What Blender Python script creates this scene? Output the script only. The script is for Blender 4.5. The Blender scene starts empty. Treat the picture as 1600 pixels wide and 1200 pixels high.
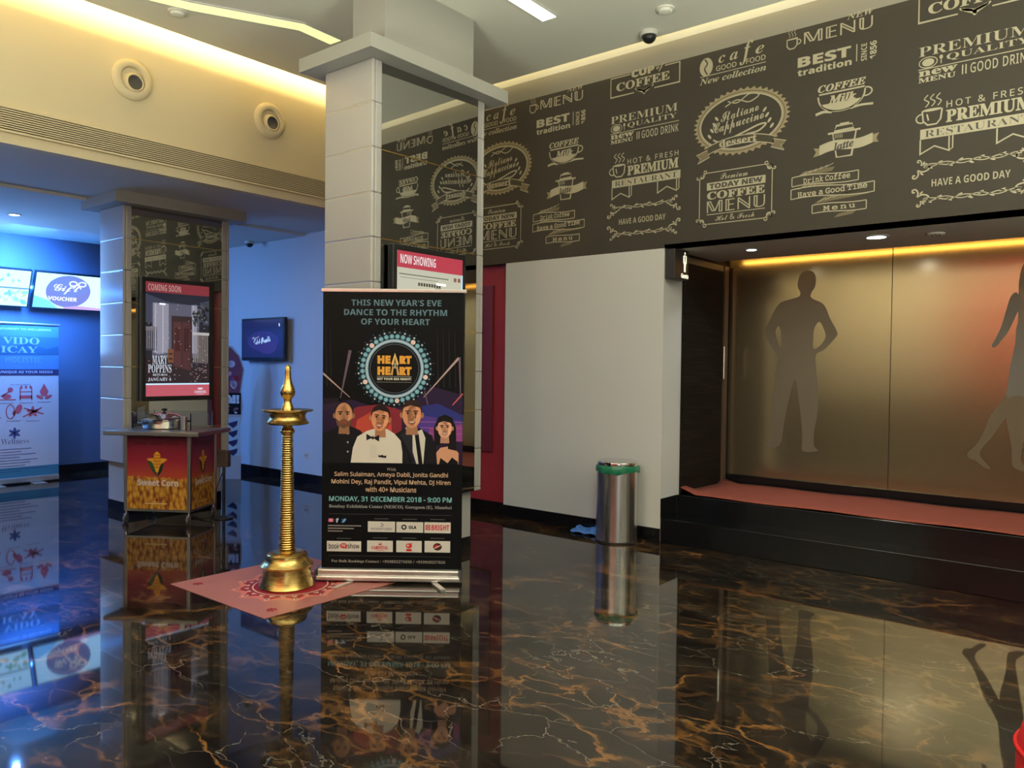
import bpy, bmesh, math, os, random
from mathutils import Vector, Matrix
from mathutils.geometry import tessellate_polygon

S = bpy.context.scene
COL = S.collection
R_ = random.Random(7)

# ---------------------------------------------------------------- camera
cam_d = bpy.data.cameras.new('camera')
cam_d.sensor_width = 36.0
cam_d.lens = 36.0 * 1220.0 / 1600.0
cam_d.clip_start = 0.05
cam = bpy.data.objects.new('camera', cam_d)
COL.objects.link(cam)
cam.matrix_world = Matrix(((0.6305, 0.0101, -0.7761, 0.0),
                           (-0.7761, 0.0229, -0.6302, 0.0),
                           (0.0115, 0.9997, 0.0223, 1.5),
                           (0, 0, 0, 1)))
S.camera = cam

# ---------------------------------------------------------------- world, exposure
W = bpy.data.worlds.new('world')
S.world = W
W.use_nodes = True
W.node_tree.nodes['Background'].inputs[0].default_value = (0.02, 0.02, 0.025, 1)
W.node_tree.nodes['Background'].inputs[1].default_value = 0.3
S.view_settings.view_transform = 'Standard'
S.view_settings.look = 'None'
S.view_settings.gamma = 1.0
S.view_settings.use_curve_mapping = False
S.view_settings.exposure = -0.2
try:
    S.cycles.use_denoising = True
    S.cycles.max_bounces = 10
    S.cycles.diffuse_bounces = 5
    S.cycles.glossy_bounces = 5
    S.cycles.sample_clamp_indirect = 4.0
    S.cycles.caustics_reflective = False
    S.cycles.caustics_refractive = False
except Exception:
    pass


def area_lamp(name, loc, size, power, color, direction=(0, 0, -1), size_y=None, spread=None):
    d = bpy.data.lights.new(name, 'AREA')
    d.energy = power
    d.color = color
    d.size = size
    if size_y:
        d.shape = 'RECTANGLE'
        d.size_y = size_y
    else:
        d.shape = 'DISK'
    if spread:
        d.spread = spread
    o = bpy.data.objects.new(name, d)
    o.location = loc
    o.rotation_mode = 'QUATERNION'
    o.rotation_quaternion = Vector(direction).to_track_quat('-Z', 'Y')
    COL.objects.link(o)
    return o


WARM = (1.0, 0.80, 0.42)
NEUT = (1.0, 0.94, 0.76)
BLUE = (0.10, 0.32, 1.0)
# added cool fill lamp behind the viewer, no entrance stands there
area_lamp('rear_fill', (-2.6, -3.9, 1.6), 3.0, 45, (0.90, 0.95, 1.0), (0.25, 1, 0.25), 2.4)
# added overhead fill lamps outside the frame, without fixtures
for k, (lx, ly) in enumerate(((0.6, 3.0), (2.6, 1.2), (0.4, 0.2), (3.6, -0.8))):
    area_lamp('hall_fill', (lx, ly, 4.22), 0.35, 40, NEUT)
# added lamps brightening the unseen left wall that the bronze panels reflect
area_lamp('left_wall_fill', (-2.7, 4.6, 4.15), 0.3, 140, (1.0, 0.86, 0.55), (-1, 0, -0.75), 2.6)
area_lamp('left_wall_fill', (-2.7, 1.2, 4.15), 0.3, 150, (1.0, 0.90, 0.74), (-1, 0, -0.75), 2.4)
# added upward fill lamps out of view, to lighten the ceiling
area_lamp('ceiling_fill', (-1.4, 2.0, 1.2), 1.4, 410, (0.95, 1.0, 0.80), (0.1, 0.05, 1), 1.6, math.radians(148))
area_lamp('ceiling_fill', (2.2, -1.9, 1.2), 1.4, 410, (0.95, 1.0, 0.80), (0.1, 0.1, 1), 1.6, math.radians(148))
# far left: light of the visible downlight, then added blue fill lamps
area_lamp('lobby_blue_lamp', (3.25, 9.75, 3.07), 0.05, 50, BLUE)
area_lamp('lobby_blue_lamp', (1.2, 9.75, 3.07), 0.12, 120, BLUE)  # added lamp out of view, more blue for the lobby
area_lamp('back_wall_blue_fill', (3.7, 10.4, 3.08), 0.5, 230, (0.07, 0.30, 1.0), (0, 1, -0.5), 1.6, math.radians(110))  # added blue wash on the back wall
# added lamp in front of the menu screens, strengthening their blue light
area_lamp('screen_light_boost', (2.75, 10.75, 2.40), 0.45, 52, (0.20, 0.47, 1.0), (0.75, -0.65, -0.15), 1.6)

# ---------------------------------------------------------------- materials
MATS = {}


def mat(name, color=(0.5, 0.5, 0.5), rough=0.5, metal=0.0, emit=0.0, ecol=None, spec=0.5, coat=0.0, alpha=1.0, trans=0.0, ior=1.45):
    if name in MATS:
        return MATS[name]
    m = bpy.data.materials.new(name)
    m.use_nodes = True
    b = m.node_tree.nodes['Principled BSDF']
    b.inputs['Base Color'].default_value = (*color, 1)
    b.inputs['Roughness'].default_value = rough
    b.inputs['Metallic'].default_value = metal
    b.inputs['Specular IOR Level'].default_value = spec
    b.inputs['Coat Weight'].default_value = coat
    b.inputs['IOR'].default_value = ior
    if trans:
        b.inputs['Transmission Weight'].default_value = trans
    if alpha < 1:
        b.inputs['Alpha'].default_value = alpha
    if emit:
        b.inputs['Emission Color'].default_value = (*(ecol or color), 1)
        b.inputs['Emission Strength'].default_value = emit
    MATS[name] = m
    return m


def nodes_of(m):
    nt = m.node_tree
    return nt, nt.nodes, nt.links, nt.nodes['Principled BSDF']


def lin(r, g, b):
    def f(c):
        c /= 255.0
        return c / 12.92 if c <= 0.04045 else ((c + 0.055) / 1.055) ** 2.4
    return (f(r), f(g), f(b))


def ramp(nt, fac, stops, interp='LINEAR'):
    n = nt.nodes.new('ShaderNodeValToRGB')
    n.color_ramp.interpolation = interp
    els = n.color_ramp.elements
    while len(els) < len(stops):
        els.new(0.5)
    for e, (p, c) in zip(els, stops):
        e.position = p
        e.color = (*c, 1) if len(c) == 3 else c
    nt.links.new(fac, n.inputs['Fac'])
    return n


def math_n(nt, op, a, b=None, clamp=False):
    n = nt.nodes.new('ShaderNodeMath')
    n.operation = op
    n.use_clamp = clamp
    for i, v in enumerate((a, b)):
        if v is None:
            continue
        if isinstance(v, (int, float)):
            n.inputs[i].default_value = v
        else:
            nt.links.new(v, n.inputs[i])
    return n.outputs[0]


def mix_c(nt, fac, a, b):
    n = nt.nodes.new('ShaderNodeMix')
    n.data_type = 'RGBA'
    for sock, v in ((n.inputs['Factor'], fac), (n.inputs['A'], a), (n.inputs['B'], b)):
        if isinstance(v, (int, float)):
            sock.default_value = v
        elif isinstance(v, tuple):
            sock.default_value = (*v, 1)
        else:
            nt.links.new(v, sock)
    return n.outputs['Result']


def noise(nt, vec, scale, detail=6, rough=0.6, dist=0.0):
    n = nt.nodes.new('ShaderNodeTexNoise')
    n.inputs['Scale'].default_value = scale
    n.inputs['Detail'].default_value = detail
    n.inputs['Roughness'].default_value = rough
    n.inputs['Distortion'].default_value = dist
    if vec is not None:
        nt.links.new(vec, n.inputs['Vector'])
    return n


def coords(nt, kind='Object', scale=(1, 1, 1), rot=(0, 0, 0), loc=(0, 0, 0)):
    t = nt.nodes.new('ShaderNodeTexCoord')
    mp = nt.nodes.new('ShaderNodeMapping')
    mp.inputs['Scale'].default_value = scale
    mp.inputs['Rotation'].default_value = rot
    mp.inputs['Location'].default_value = loc
    nt.links.new(t.outputs[kind], mp.inputs['Vector'])
    return mp.outputs[0]


def make_marble():
    m = mat('black_gold_marble', (0.012, 0.010, 0.009), 0.035, spec=0.5, ior=1.5)
    nt, N, L, b = nodes_of(m)
    v = coords(nt, rot=(0, 0, 0.55), scale=(1.0, 0.62, 1.0))

    def warped(vec, scale, amount, detail):
        w = noise(nt, vec, scale, detail, 0.55)
        sub = nt.nodes.new('ShaderNodeVectorMath'); sub.operation = 'SUBTRACT'
        L.new(w.outputs['Color'], sub.inputs[0]); sub.inputs[1].default_value = (0.5, 0.5, 0.5)
        sc = nt.nodes.new('ShaderNodeVectorMath'); sc.operation = 'SCALE'
        L.new(sub.outputs[0], sc.inputs[0]); sc.inputs['Scale'].default_value = amount
        add = nt.nodes.new('ShaderNodeVectorMath'); add.operation = 'ADD'
        L.new(vec, add.inputs[0]); L.new(sc.outputs[0], add.inputs[1])
        return add.outputs[0]

    def cells(vec, scale):
        n = nt.nodes.new('ShaderNodeTexVoronoi'); n.feature = 'DISTANCE_TO_EDGE'
        n.inputs['Scale'].default_value = scale
        L.new(vec, n.inputs['Vector'])
        return n.outputs['Distance']

    def line(dist, width):
        """width socket or number: 1 on the crack, 0 away from it"""
        r = nt.nodes.new('ShaderNodeMapRange'); r.interpolation_type = 'SMOOTHSTEP'
        L.new(dist, r.inputs['Value'])
        r.inputs['From Min'].default_value = 0.0
        if isinstance(width, (int, float)):
            r.inputs['From Max'].default_value = width
        else:
            L.new(width, r.inputs['From Max'])
        r.inputs['To Min'].default_value = 1.0; r.inputs['To Max'].default_value = 0.0
        return r.outputs[0]

    def mask(scale, lo, hi, det=3):
        return ramp(nt, noise(nt, v, scale, det, 0.55).outputs['Fac'], [(lo, (0, 0, 0)), (hi, (1, 1, 1))]).outputs[0]
    w1 = warped(v, 2.2, 0.55, 5)
    w2 = warped(v, 5.0, 0.28, 5)
    big = math_n(nt, 'MULTIPLY', line(cells(w1, 1.9), math_n(nt, 'MULTIPLY', mask(3.1, 0.35, 0.75), 0.085)), mask(2.4, 0.44, 0.58))
    small = math_n(nt, 'MULTIPLY', line(cells(w2, 6.5), math_n(nt, 'MULTIPLY', mask(6.0, 0.30, 0.75), 0.16)), mask(1.7, 0.44, 0.60))
    fine = math_n(nt, 'MULTIPLY', line(cells(warped(v, 3.0, 0.5, 6), 3.4), 0.012), mask(1.9, 0.42, 0.60))
    tone = noise(nt, v, 5, 4, 0.65).outputs['Fac']
    gold = ramp(nt, tone, [(0.32, (0.03, 0.015, 0.007)), (0.52, (0.125, 0.055, 0.016)), (0.74, (0.20, 0.10, 0.038))]).outputs[0]
    base = ramp(nt, noise(nt, v, 3.4, 6, 0.65).outputs['Fac'], [(0.38, (0.005, 0.004, 0.004)), (0.72, (0.026, 0.019, 0.014))]).outputs[0]
    c = mix_c(nt, math_n(nt, 'MULTIPLY', small, 0.85), base, gold)
    c = mix_c(nt, big, c, gold)
    c = mix_c(nt, math_n(nt, 'MULTIPLY', fine, 0.55), c, (0.20, 0.165, 0.125))
    L.new(c, b.inputs['Base Color'])
    return m


def make_wood():
    m = mat('dark_wood_laminate', (0.02, 0.016, 0.013), 0.6, spec=0.12)
    nt, N, L, b = nodes_of(m)
    v = coords(nt, scale=(1.2, 1.2, 26))
    n = noise(nt, v, 2.0, 5, 0.6, 0.3)
    L.new(ramp(nt, n.outputs['Fac'], [(0.3, (0.005, 0.004, 0.0035)), (0.55, (0.012, 0.009, 0.0075)), (0.75, (0.024, 0.019, 0.015))]).outputs[0], b.inputs['Base Color'])
    return m


def make_paint(name, c, rough=0.6, amt=0.06):
    m = mat(name, c, rough)
    nt, N, L, b = nodes_of(m)
    n = noise(nt, coords(nt), 1.3, 4, 0.6)
    d = tuple(x * (1 - amt) for x in c)
    L.new(mix_c(nt, n.outputs['Fac'], d, c), b.inputs['Base Color'])
    bp = N.new('ShaderNodeBump'); bp.inputs['Strength'].default_value = 0.03
    n2 = noise(nt, coords(nt), 90, 2, 0.5)
    L.new(n2.outputs['Fac'], bp.inputs['Height']); L.new(bp.outputs[0], b.inputs['Normal'])
    return m


def make_brushed(name, c, rough, axis_scale, metal=1.0):
    m = mat(name, c, rough, metal)
    nt, N, L, b = nodes_of(m)
    n = noise(nt, coords(nt, scale=axis_scale), 6, 3, 0.6)
    r = nt.nodes.new('ShaderNodeMapRange')
    r.inputs['To Min'].default_value = rough * 0.7
    r.inputs['To Max'].default_value = rough * 1.4
    L.new(n.outputs['Fac'], r.inputs['Value']); L.new(r.outputs[0], b.inputs['Roughness'])
    return m


def make_corn(zsplit):
    m = mat('sweet_corn_print', (0.4, 0.02, 0.03), 0.35)
    nt, N, L, b = nodes_of(m)
    t = nt.nodes.new('ShaderNodeTexCoord')
    sx = nt.nodes.new('ShaderNodeSeparateXYZ')
    L.new(t.outputs['Object'], sx.inputs[0])
    mp = nt.nodes.new('ShaderNodeMapping'); mp.inputs['Scale'].default_value = (1, 1, 0.5)
    L.new(t.outputs['Object'], mp.inputs['Vector'])
    vo = nt.nodes.new('ShaderNodeTexVoronoi'); vo.inputs['Scale'].default_value = 34
    L.new(mp.outputs[0], vo.inputs['Vector'])
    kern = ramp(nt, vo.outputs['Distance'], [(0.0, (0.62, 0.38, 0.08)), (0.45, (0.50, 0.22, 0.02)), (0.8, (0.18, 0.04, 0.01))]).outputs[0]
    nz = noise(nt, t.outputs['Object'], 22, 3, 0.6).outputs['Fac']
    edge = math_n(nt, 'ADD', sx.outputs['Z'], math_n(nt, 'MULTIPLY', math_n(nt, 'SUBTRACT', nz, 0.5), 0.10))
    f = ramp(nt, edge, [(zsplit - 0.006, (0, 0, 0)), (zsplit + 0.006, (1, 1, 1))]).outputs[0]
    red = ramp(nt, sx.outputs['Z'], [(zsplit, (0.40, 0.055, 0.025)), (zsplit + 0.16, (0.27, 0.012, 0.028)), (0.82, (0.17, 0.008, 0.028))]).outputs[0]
    L.new(mix_c(nt, f, kern, red), b.inputs['Base Color'])
    return m


MARBLE = make_marble()
WOOD = make_wood()
WHITE = make_paint('white_wall_paint', (0.66, 0.65, 0.62), 0.55)
CEIL = make_paint('ceiling_paint', (0.84, 0.84, 0.75), 0.7)
CREAM = make_paint('cream_bulkhead_paint', (0.76, 0.645, 0.43), 0.6)
REDP = make_paint('red_wall_paint', (0.30, 0.020, 0.028), 0.5)
MAROON = make_paint('maroon_panel_paint', (0.13, 0.012, 0.022), 0.45)
BLUEW = make_paint('pale_wall_paint', (0.60, 0.64, 0.70), 0.55)
DARKW = make_paint('dark_navy_paint', (0.07, 0.10, 0.17), 0.5)
GRANITE = mat('black_granite', (0.006, 0.006, 0.007), 0.12, spec=0.4)
CLAD = mat('white_gloss_cladding', (0.42, 0.40, 0.385), 0.16, spec=0.5)
MIRROR = mat('dark_mirror', (0.42, 0.415, 0.40), 0.015, 1.0)
GOLD = mat('gold_trim', (0.75, 0.52, 0.20), 0.2, 1.0)
BLACK = mat('black_plastic', (0.012, 0.012, 0.013), 0.35)
BLACKM = mat('matt_black', (0.008, 0.008, 0.009), 0.6)
MURALM = mat('mural_black_vinyl', (0.060, 0.052, 0.043), 0.5, spec=0.08)
CHALK = mat('cream_mural_ink', (0.41, 0.365, 0.255), 0.45)
COVESHEEN = make_paint('cove_sheen_on_vinyl', (0.29, 0.27, 0.23), 0.5)
INK = mat('dark_mural_ink', (0.05, 0.046, 0.04), 0.4)
STEEL = make_brushed('brushed_steel', (0.62, 0.60, 0.56), 0.26, (1, 1, 0.02))
CHROME = mat('chrome', (0.80, 0.79, 0.77), 0.09, 1.0)
ALU = mat('silver_aluminium', (0.68, 0.65, 0.62), 0.3, 0.85)
BRASS = make_brushed('polished_brass', (0.58, 0.385, 0.125), 0.25, (1, 1, 6))
GLASSP = mat('bronze_frosted_panel', (0.37, 0.30, 0.185), 0.20, 0.88, spec=0.6)
FIG = mat('printed_figure_taupe', (0.165, 0.135, 0.098), 0.45, 0.45)
FIGG = mat('printed_figure_grey', (0.15, 0.137, 0.12), 0.5, 0.3)
FIGL = mat('printed_figure_tan', (0.135, 0.100, 0.063), 0.5, 0.3)
PINK = make_paint('pink_mat_vinyl', (0.34, 0.118, 0.102), 0.45)
CARPET = make_paint('red_carpet_pile', (0.25, 0.053, 0.033), 0.95, amt=0.25)
LEDM = mat('warm_led', (1, 0.8, 0.42), 0.5, emit=250, ecol=(1.0, 0.75, 0.33))
LEDW = mat('pale_warm_led', (1, 0.8, 0.5), 0.5, emit=230, ecol=(1.0, 0.82, 0.46))
BLUE_FILL = mat('blue_fill_glow', (0.1, 0.3, 1), 0.5, emit=40, ecol=(0.06, 0.30, 1.0))
LEDO = mat('amber_led', (1, 0.6, 0.15), 0.5, emit=24, ecol=(1.0, 0.55, 0.12))
STRIPM = mat('ceiling_strip_diffuser', (0.9, 0.9, 0.6), 0.5, emit=1.0, ecol=(0.90, 0.92, 0.42))
STRIPB = mat('bright_strip_diffuser', (0.95, 0.95, 0.85), 0.5, emit=5.0, ecol=(1.0, 0.97, 0.70))
DOWNL = mat('downlight_lens', (1, 1, 1), 0.3, emit=30, ecol=(0.80, 0.90, 1.0))
GREYP = mat('dark_grey_plastic', (0.06, 0.06, 0.065), 0.4)
WPLAST = mat('white_plastic', (0.62, 0.61, 0.58), 0.4)
GREEN = mat('green_bin_liner', (0.012, 0.15, 0.075), 0.35)
REDF = mat('red_upholstery', (0.45, 0.012, 0.012), 0.45)
BLUEBAG = mat('blue_plastic_sheet', (0.06, 0.20, 0.62), 0.3)
CLEAR = mat('clear_acrylic', (0.9, 0.95, 1.0), 0.04, trans=1.0, ior=1.2)

# ---------------------------------------------------------------- builders
WM = {}


class MB:
    """collects shapes, then links them as ONE mesh object"""

    def __init__(self):
        self.v = []; self.f = []; self.m = []; self.mats = []; self.sm = []

    def mi(self, m):
        if m not in self.mats:
            self.mats.append(m)
        return self.mats.index(m)

    def add(self, vs, fs, m, smooth=False):
        o = len(self.v)
        self.v += [tuple(x) for x in vs]
        k = self.mi(m)
        for f in fs:
            self.f.append([i + o for i in f]); self.m.append(k); self.sm.append(smooth)

    def box(self, x0, x1, y0, y1, z0, z1, m, bev=0.0):
        if bev <= 0:
            vs = [(x, y, z) for x in (x0, x1) for y in (y0, y1) for z in (z0, z1)]
            fs = [(0, 1, 3, 2), (4, 6, 7, 5), (0, 4, 5, 1), (2, 3, 7, 6), (0, 2, 6, 4), (1, 5, 7, 3)]
            self.add(vs, fs, m)
            return self
        bm = bmesh.new()
        bmesh.ops.create_cube(bm, size=1)
        for v in bm.verts:
            v.co = Vector((x0 + (v.co.x + .5) * (x1 - x0), y0 + (v.co.y + .5) * (y1 - y0), z0 + (v.co.z + .5) * (z1 - z0)))
        bmesh.ops.bevel(bm, geom=list(bm.edges), offset=bev, segments=2, affect='EDGES', profile=0.5)
        bm.verts.index_update()
        self.add([v.co for v in bm.verts], [[v.index for v in f.verts] for f in bm.faces], m)
        bm.free()
        return self

    def prism(self, pts, off, m):
        """extrude a planar polygon (3D points) along vector off"""
        n = len(pts)
        tris = tessellate_polygon([[Vector(p) for p in pts]])
        vs = [Vector(p) for p in pts] + [Vector(p) + Vector(off) for p in pts]
        fs = [tuple(t) for t in tris] + [tuple(i + n for i in reversed(t)) for t in tris]
        fs += [(i, (i + 1) % n, (i + 1) % n + n, i + n) for i in range(n)]
        self.add(vs, fs, m)
        return self

    def lathe(self, prof, m, c=(0, 0, 0), seg=48, axis='Z', smooth=True, sx=1.0):
        n = len(prof)
        vs = []
        for i in range(seg):
            a = 2 * math.pi * i / seg
            for r, h in prof:
                p = (r * math.cos(a) * sx, r * math.sin(a), h)
                if axis == 'Y':
                    p = (p[0], -h, p[1])
                elif axis == 'X':
                    p = (-h, p[0], p[1])
                vs.append((p[0] + c[0], p[1] + c[1], p[2] + c[2]))
        fs = []
        for i in range(seg):
            j = (i + 1) % seg
            for k in range(n - 1):
                fs.append((i * n + k, j * n + k, j * n + k + 1, i * n + k + 1))
        self.add(vs, fs, m, smooth)
        return self

    def tube(self, pts, r, m, seg=10, cap=True):
        pts = [Vector(p) for p in pts]
        rings = []
        for i, p in enumerate(pts):
            d = (pts[min(i + 1, len(pts) - 1)] - pts[max(i - 1, 0)]).normalized()
            a = Vector((0, 0, 1)) if abs(d.z) < 0.9 else Vector((1, 0, 0))
            u = d.cross(a).normalized(); w = d.cross(u)
            rr = r[i] if isinstance(r, (list, tuple)) else r
            rings.append([p + u * rr * math.cos(2 * math.pi * k / seg) + w * rr * math.sin(2 * math.pi * k / seg) for k in range(seg)])
        vs = [q for g in rings for q in g]
        fs = []
        for i in range(len(pts) - 1):
            for k in range(seg):
                l = (k + 1) % seg
                fs.append((i * seg + k, i * seg + l, (i + 1) * seg + l, (i + 1) * seg + k))
        if cap:
            fs.append(tuple(range(seg - 1, -1, -1)))
            fs.append(tuple((len(pts) - 1) * seg + k for k in range(seg)))
        self.add(vs, fs, m, True)
        return self

    def torus(self, R, r, c, m, axis='Z', seg=48, ring=12, flat=1.0):
        prof = [(R + r * math.cos(2 * math.pi * k / ring), r * flat * math.sin(2 * math.pi * k / ring)) for k in range(ring + 1)]
        return self.lathe(prof, m, c, seg, axis)

    def build(self, name, parent=None, world=False, kind=None):
        vs = self.v
        if parent is not None and world:
            inv = WM[parent].inverted()
            vs = [inv @ Vector(p) for p in vs]
        me = bpy.data.meshes.new(name)
        me.from_pydata([tuple(p) for p in vs], [], self.f)
        for m in self.mats:
            me.materials.append(m)
        me.polygons.foreach_set('material_index', self.m)
        me.polygons.foreach_set('use_smooth', self.sm)
        bm = bmesh.new(); bm.from_mesh(me)
        bmesh.ops.remove_doubles(bm, verts=bm.verts, dist=1e-6)
        if not getattr(self, 'flat', False):
            bmesh.ops.recalc_face_normals(bm, faces=bm.faces)
        bm.to_mesh(me); bm.free()
        if any(self.sm):
            try:
                me.set_sharp_from_angle(angle=math.radians(40))
            except Exception:
                pass
        me.update()
        o = bpy.data.objects.new(name, me)
        COL.objects.link(o)
        if parent is not None:
            o.parent = parent
            WM[o] = WM[parent]
        else:
            WM[o] = Matrix.Identity(4)
        if kind:
            o['kind'] = kind
        return o


def tag(o, label, cat, group=None, kind=None):
    o['label'] = label; o['category'] = cat
    if group:
        o['group'] = group
    if kind:
        o['kind'] = kind
    return o


def thing(name, label, cat, loc=(0, 0, 0), rotz=0.0, group=None):
    o = bpy.data.objects.new(name, None)
    o.empty_display_size = 0.1
    o.location = loc; o.rotation_euler = (0, 0, rotz)
    COL.objects.link(o)
    WM[o] = Matrix.Translation(loc) @ Matrix.Rotation(rotz, 4, 'Z')
    return tag(o, label, cat, group)


def struct(name, mb, label=None, cat=None):
    o = mb.build(name)
    o['kind'] = 'structure'
    if label:
        tag(o, label, cat)
    return o


# ---------------------------------------------------------------- lettering
FONT = None
try:
    _p = os.path.join(bpy.utils.system_resource('DATAFILES'), 'fonts', 'NotoSansMath-Regular.woff2')
    if os.path.exists(_p):
        FONT = bpy.data.fonts.load(_p)
except Exception:
    FONT = None
STY = {'serif': (0x1D400, 0x1D41A, 0x1D7CE), 'serifi': (0x1D468, 0x1D482, 0x1D7CE), 'ital': (0x1D434, 0x1D44E, None),
       'script': (0x1D4D0, 0x1D4EA, None), 'sans': (0x1D5D4, 0x1D5EE, 0x1D7EC), 'sansi': (0x1D63C, 0x1D656, 0x1D7EC),
       'dbl': (0x1D538, 0x1D552, 0x1D7D8), 'thin': (0x1D5A0, 0x1D5BA, 0x1D7E2), 'mono': (0x1D670, 0x1D68A, 0x1D7F6)}
DBL_EX = {'C': 0x2102, 'H': 0x210D, 'N': 0x2115, 'P': 0x2119, 'Q': 0x211A, 'R': 0x211D, 'Z': 0x2124}


def styled(s, style):
    if style not in STY or FONT is None:
        return s
    U, l, d = STY[style]
    out = ''
    for ch in s:
        if style == 'dbl' and ch in DBL_EX:
            out += chr(DBL_EX[ch])
        elif style == 'ital' and ch == 'h':
            out += chr(0x210E)
        elif 'A' <= ch <= 'Z':
            out += chr(U + ord(ch) - 65)
        elif 'a' <= ch <= 'z':
            out += chr(l + ord(ch) - 97)
        elif '0' <= ch <= '9' and d:
            out += chr(d + ord(ch) - 48)
        else:
            out += ch
    return out


TCACHE = {}


def text_geo(s, style, bold, spacing):
    k = (s, style, bold, spacing)
    if k in TCACHE:
        return TCACHE[k]
    cu = bpy.data.curves.new('txt', 'FONT')
    cu.body = styled(s, style)
    if FONT is not None and style != 'plain':
        cu.font = FONT
    cu.size = 1.0
    cu.offset = bold
    cu.space_character = spacing
    cu.resolution_u = 2
    cu.fill_mode = 'FRONT'
    o = bpy.data.objects.new('txt', cu)
    COL.objects.link(o)
    dg = bpy.context.evaluated_depsgraph_get()
    me = bpy.data.meshes.new_from_object(o.evaluated_get(dg))
    vs = [(v.co.x, v.co.y) for v in me.vertices]
    fs = [tuple(p.vertices) for p in me.polygons]
    bpy.data.objects.remove(o); bpy.data.curves.remove(cu); bpy.data.meshes.remove(me)
    if vs:
        x0 = min(v[0] for v in vs); x1 = max(v[0] for v in vs)
        y0 = min(v[1] for v in vs); y1 = max(v[1] for v in vs)
    else:
        x0 = x1 = y0 = y1 = 0
    TCACHE[k] = (vs, fs, x0, x1, y0, y1)
    return TCACHE[k]


class Print(MB):
    """flat printing on a surface: origin O, directions u (right) and v (up)"""
    flat = True

    def __init__(self, O, u=(0, -1, 0), v=(0, 0, 1), lift=0.0012, step=0.0007):
        super().__init__()
        self.O = Vector(O); self.u = Vector(u).normalized(); self.w = Vector(v).normalized()
        self.n = self.u.cross(self.w); self.lift = lift; self.stp = step

    def pt(self, a, b, l=0):
        return self.O + self.u * a + self.w * b + self.n * (self.lift + self.stp * l)

    def poly(self, pts, m, l=0):
        t = tessellate_polygon([[Vector((p[0], p[1], 0)) for p in pts]])
        fs = []
        for a, b, c in t:
            pa, pb, pc = pts[a], pts[b], pts[c]
            s = (pb[0] - pa[0]) * (pc[1] - pa[1]) - (pb[1] - pa[1]) * (pc[0] - pa[0])
            fs.append((a, b, c) if s > 0 else (a, c, b))
        self.add([self.pt(p[0], p[1], l) for p in pts], fs, m)
        return self

    def rect(self, a0, a1, b0, b1, m, l=0):
        return self.poly([(a0, b0), (a1, b0), (a1, b1), (a0, b1)], m, l)

    def ell(self, cx, cy, rx, ry, m, l=0, seg=28, rot=0.0, a0=0, a1=2 * math.pi):
        pts = []
        full = abs(a1 - a0 - 2 * math.pi) < 1e-6
        for i in range(seg if full else seg + 1):
            a = a0 + (a1 - a0) * i / seg
            x = rx * math.cos(a); y = ry * math.sin(a)
            pts.append((cx + x * math.cos(rot) - y * math.sin(rot), cy + x * math.sin(rot) + y * math.cos(rot)))
        return self.poly(pts, m, l)

    def line(self, pts, w, m, l=0, closed=False):
        """stroke of width w (or list of widths) along a polyline"""
        P = [Vector((p[0], p[1])) for p in pts]
        n = len(P)
        vs = []
        for i in range(n):
            a = P[(i - 1) % n] if (closed or i > 0) else P[i]
            c = P[(i + 1) % n] if (closed or i < n - 1) else P[i]
            d = (c - a)
            if d.length < 1e-9:
                d = Vector((1, 0))
            d.normalize()
            q = Vector((-d.y, d.x))
            if closed or 0 < i < n - 1:
                d1 = (P[i] - a).normalized()
                cs = max(0.5, abs(q.dot(Vector((-d1.y, d1.x)))))
            else:
                cs = 1
            ww = (w[i] if isinstance(w, (list, tuple)) else w) / 2 / cs
            vs += [P[i] + q * ww, P[i] - q * ww]
        fs = []
        for i in range(n if closed else n - 1):
            j = (i + 1) % n
            fs.append((2 * i + 1, 2 * j + 1, 2 * j, 2 * i))
        self.add([self.pt(p.x, p.y, l) for p in vs], fs, m)
        return self

    def curve(self, ctrl, w, m, l=0, n=8):
        """Catmull-Rom stroke"""
        c = [ctrl[0]] + list(ctrl) + [ctrl[-1]]
        out = []
        for i in range(1, len(c) - 2):
            p0, p1, p2, p3 = c[i - 1], c[i], c[i + 1], c[i + 2]
            for k in range(n):
                t = k / n
                out.append(tuple(0.5 * ((2 * p1[j]) + (-p0[j] + p2[j]) * t + (2 * p0[j] - 5 * p1[j] + 4 * p2[j] - p3[j]) * t * t + (-p0[j] + 3 * p1[j] - 3 * p2[j] + p3[j]) * t ** 3) for j in (0, 1)))
        out.append(ctrl[-1])
        return self.line(out, w, m, l)

    def arc(self, cx, cy, rx, ry, a0, a1, w, m, l=0, seg=24):
        pts = [(cx + rx * math.cos(math.radians(a0 + (a1 - a0) * i / seg)), cy + ry * math.sin(math.radians(a0 + (a1 - a0) * i / seg))) for i in range(seg + 1)]
        return self.line(pts, w, m, l)

    def ring(self, cx, cy, rx, ry, w, m, l=0, seg=48):
        pts = [(cx + rx * math.cos(2 * math.pi * i / seg), cy + ry * math.sin(2 * math.pi * i / seg)) for i in range(seg)]
        return self.line(pts, w, m, l, closed=True)

    def text(self, s, x0, x1, y0, y1, m, style='plain', bold=0.0, l=1, rot=0.0, spacing=1.0, shear=0.0):
        vs, fs, a0, a1, b0, b1 = text_geo(s, style, bold, spacing)
        if not vs or a1 <= a0 or b1 <= b0:
            return self
        W_, H_ = x1 - x0, y1 - y0
        r = math.radians(rot)
        if abs(abs(rot) - 90) < 1e-6:
            W_, H_ = H_, W_
        cx, cy = (x0 + x1) / 2, (y0 + y1) / 2
        out = []
        for x, y in vs:
            p = ((x - a0) / (a1 - a0) - 0.5) * W_
            q = ((y - b0) / (b1 - b0) - 0.5) * H_
            p += q * shear
            out.append(self.pt(cx + p * math.cos(r) - q * math.sin(r), cy + p * math.sin(r) + q * math.cos(r), l))
        # face the viewer
        self.add(out, fs, m)
        return self


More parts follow.
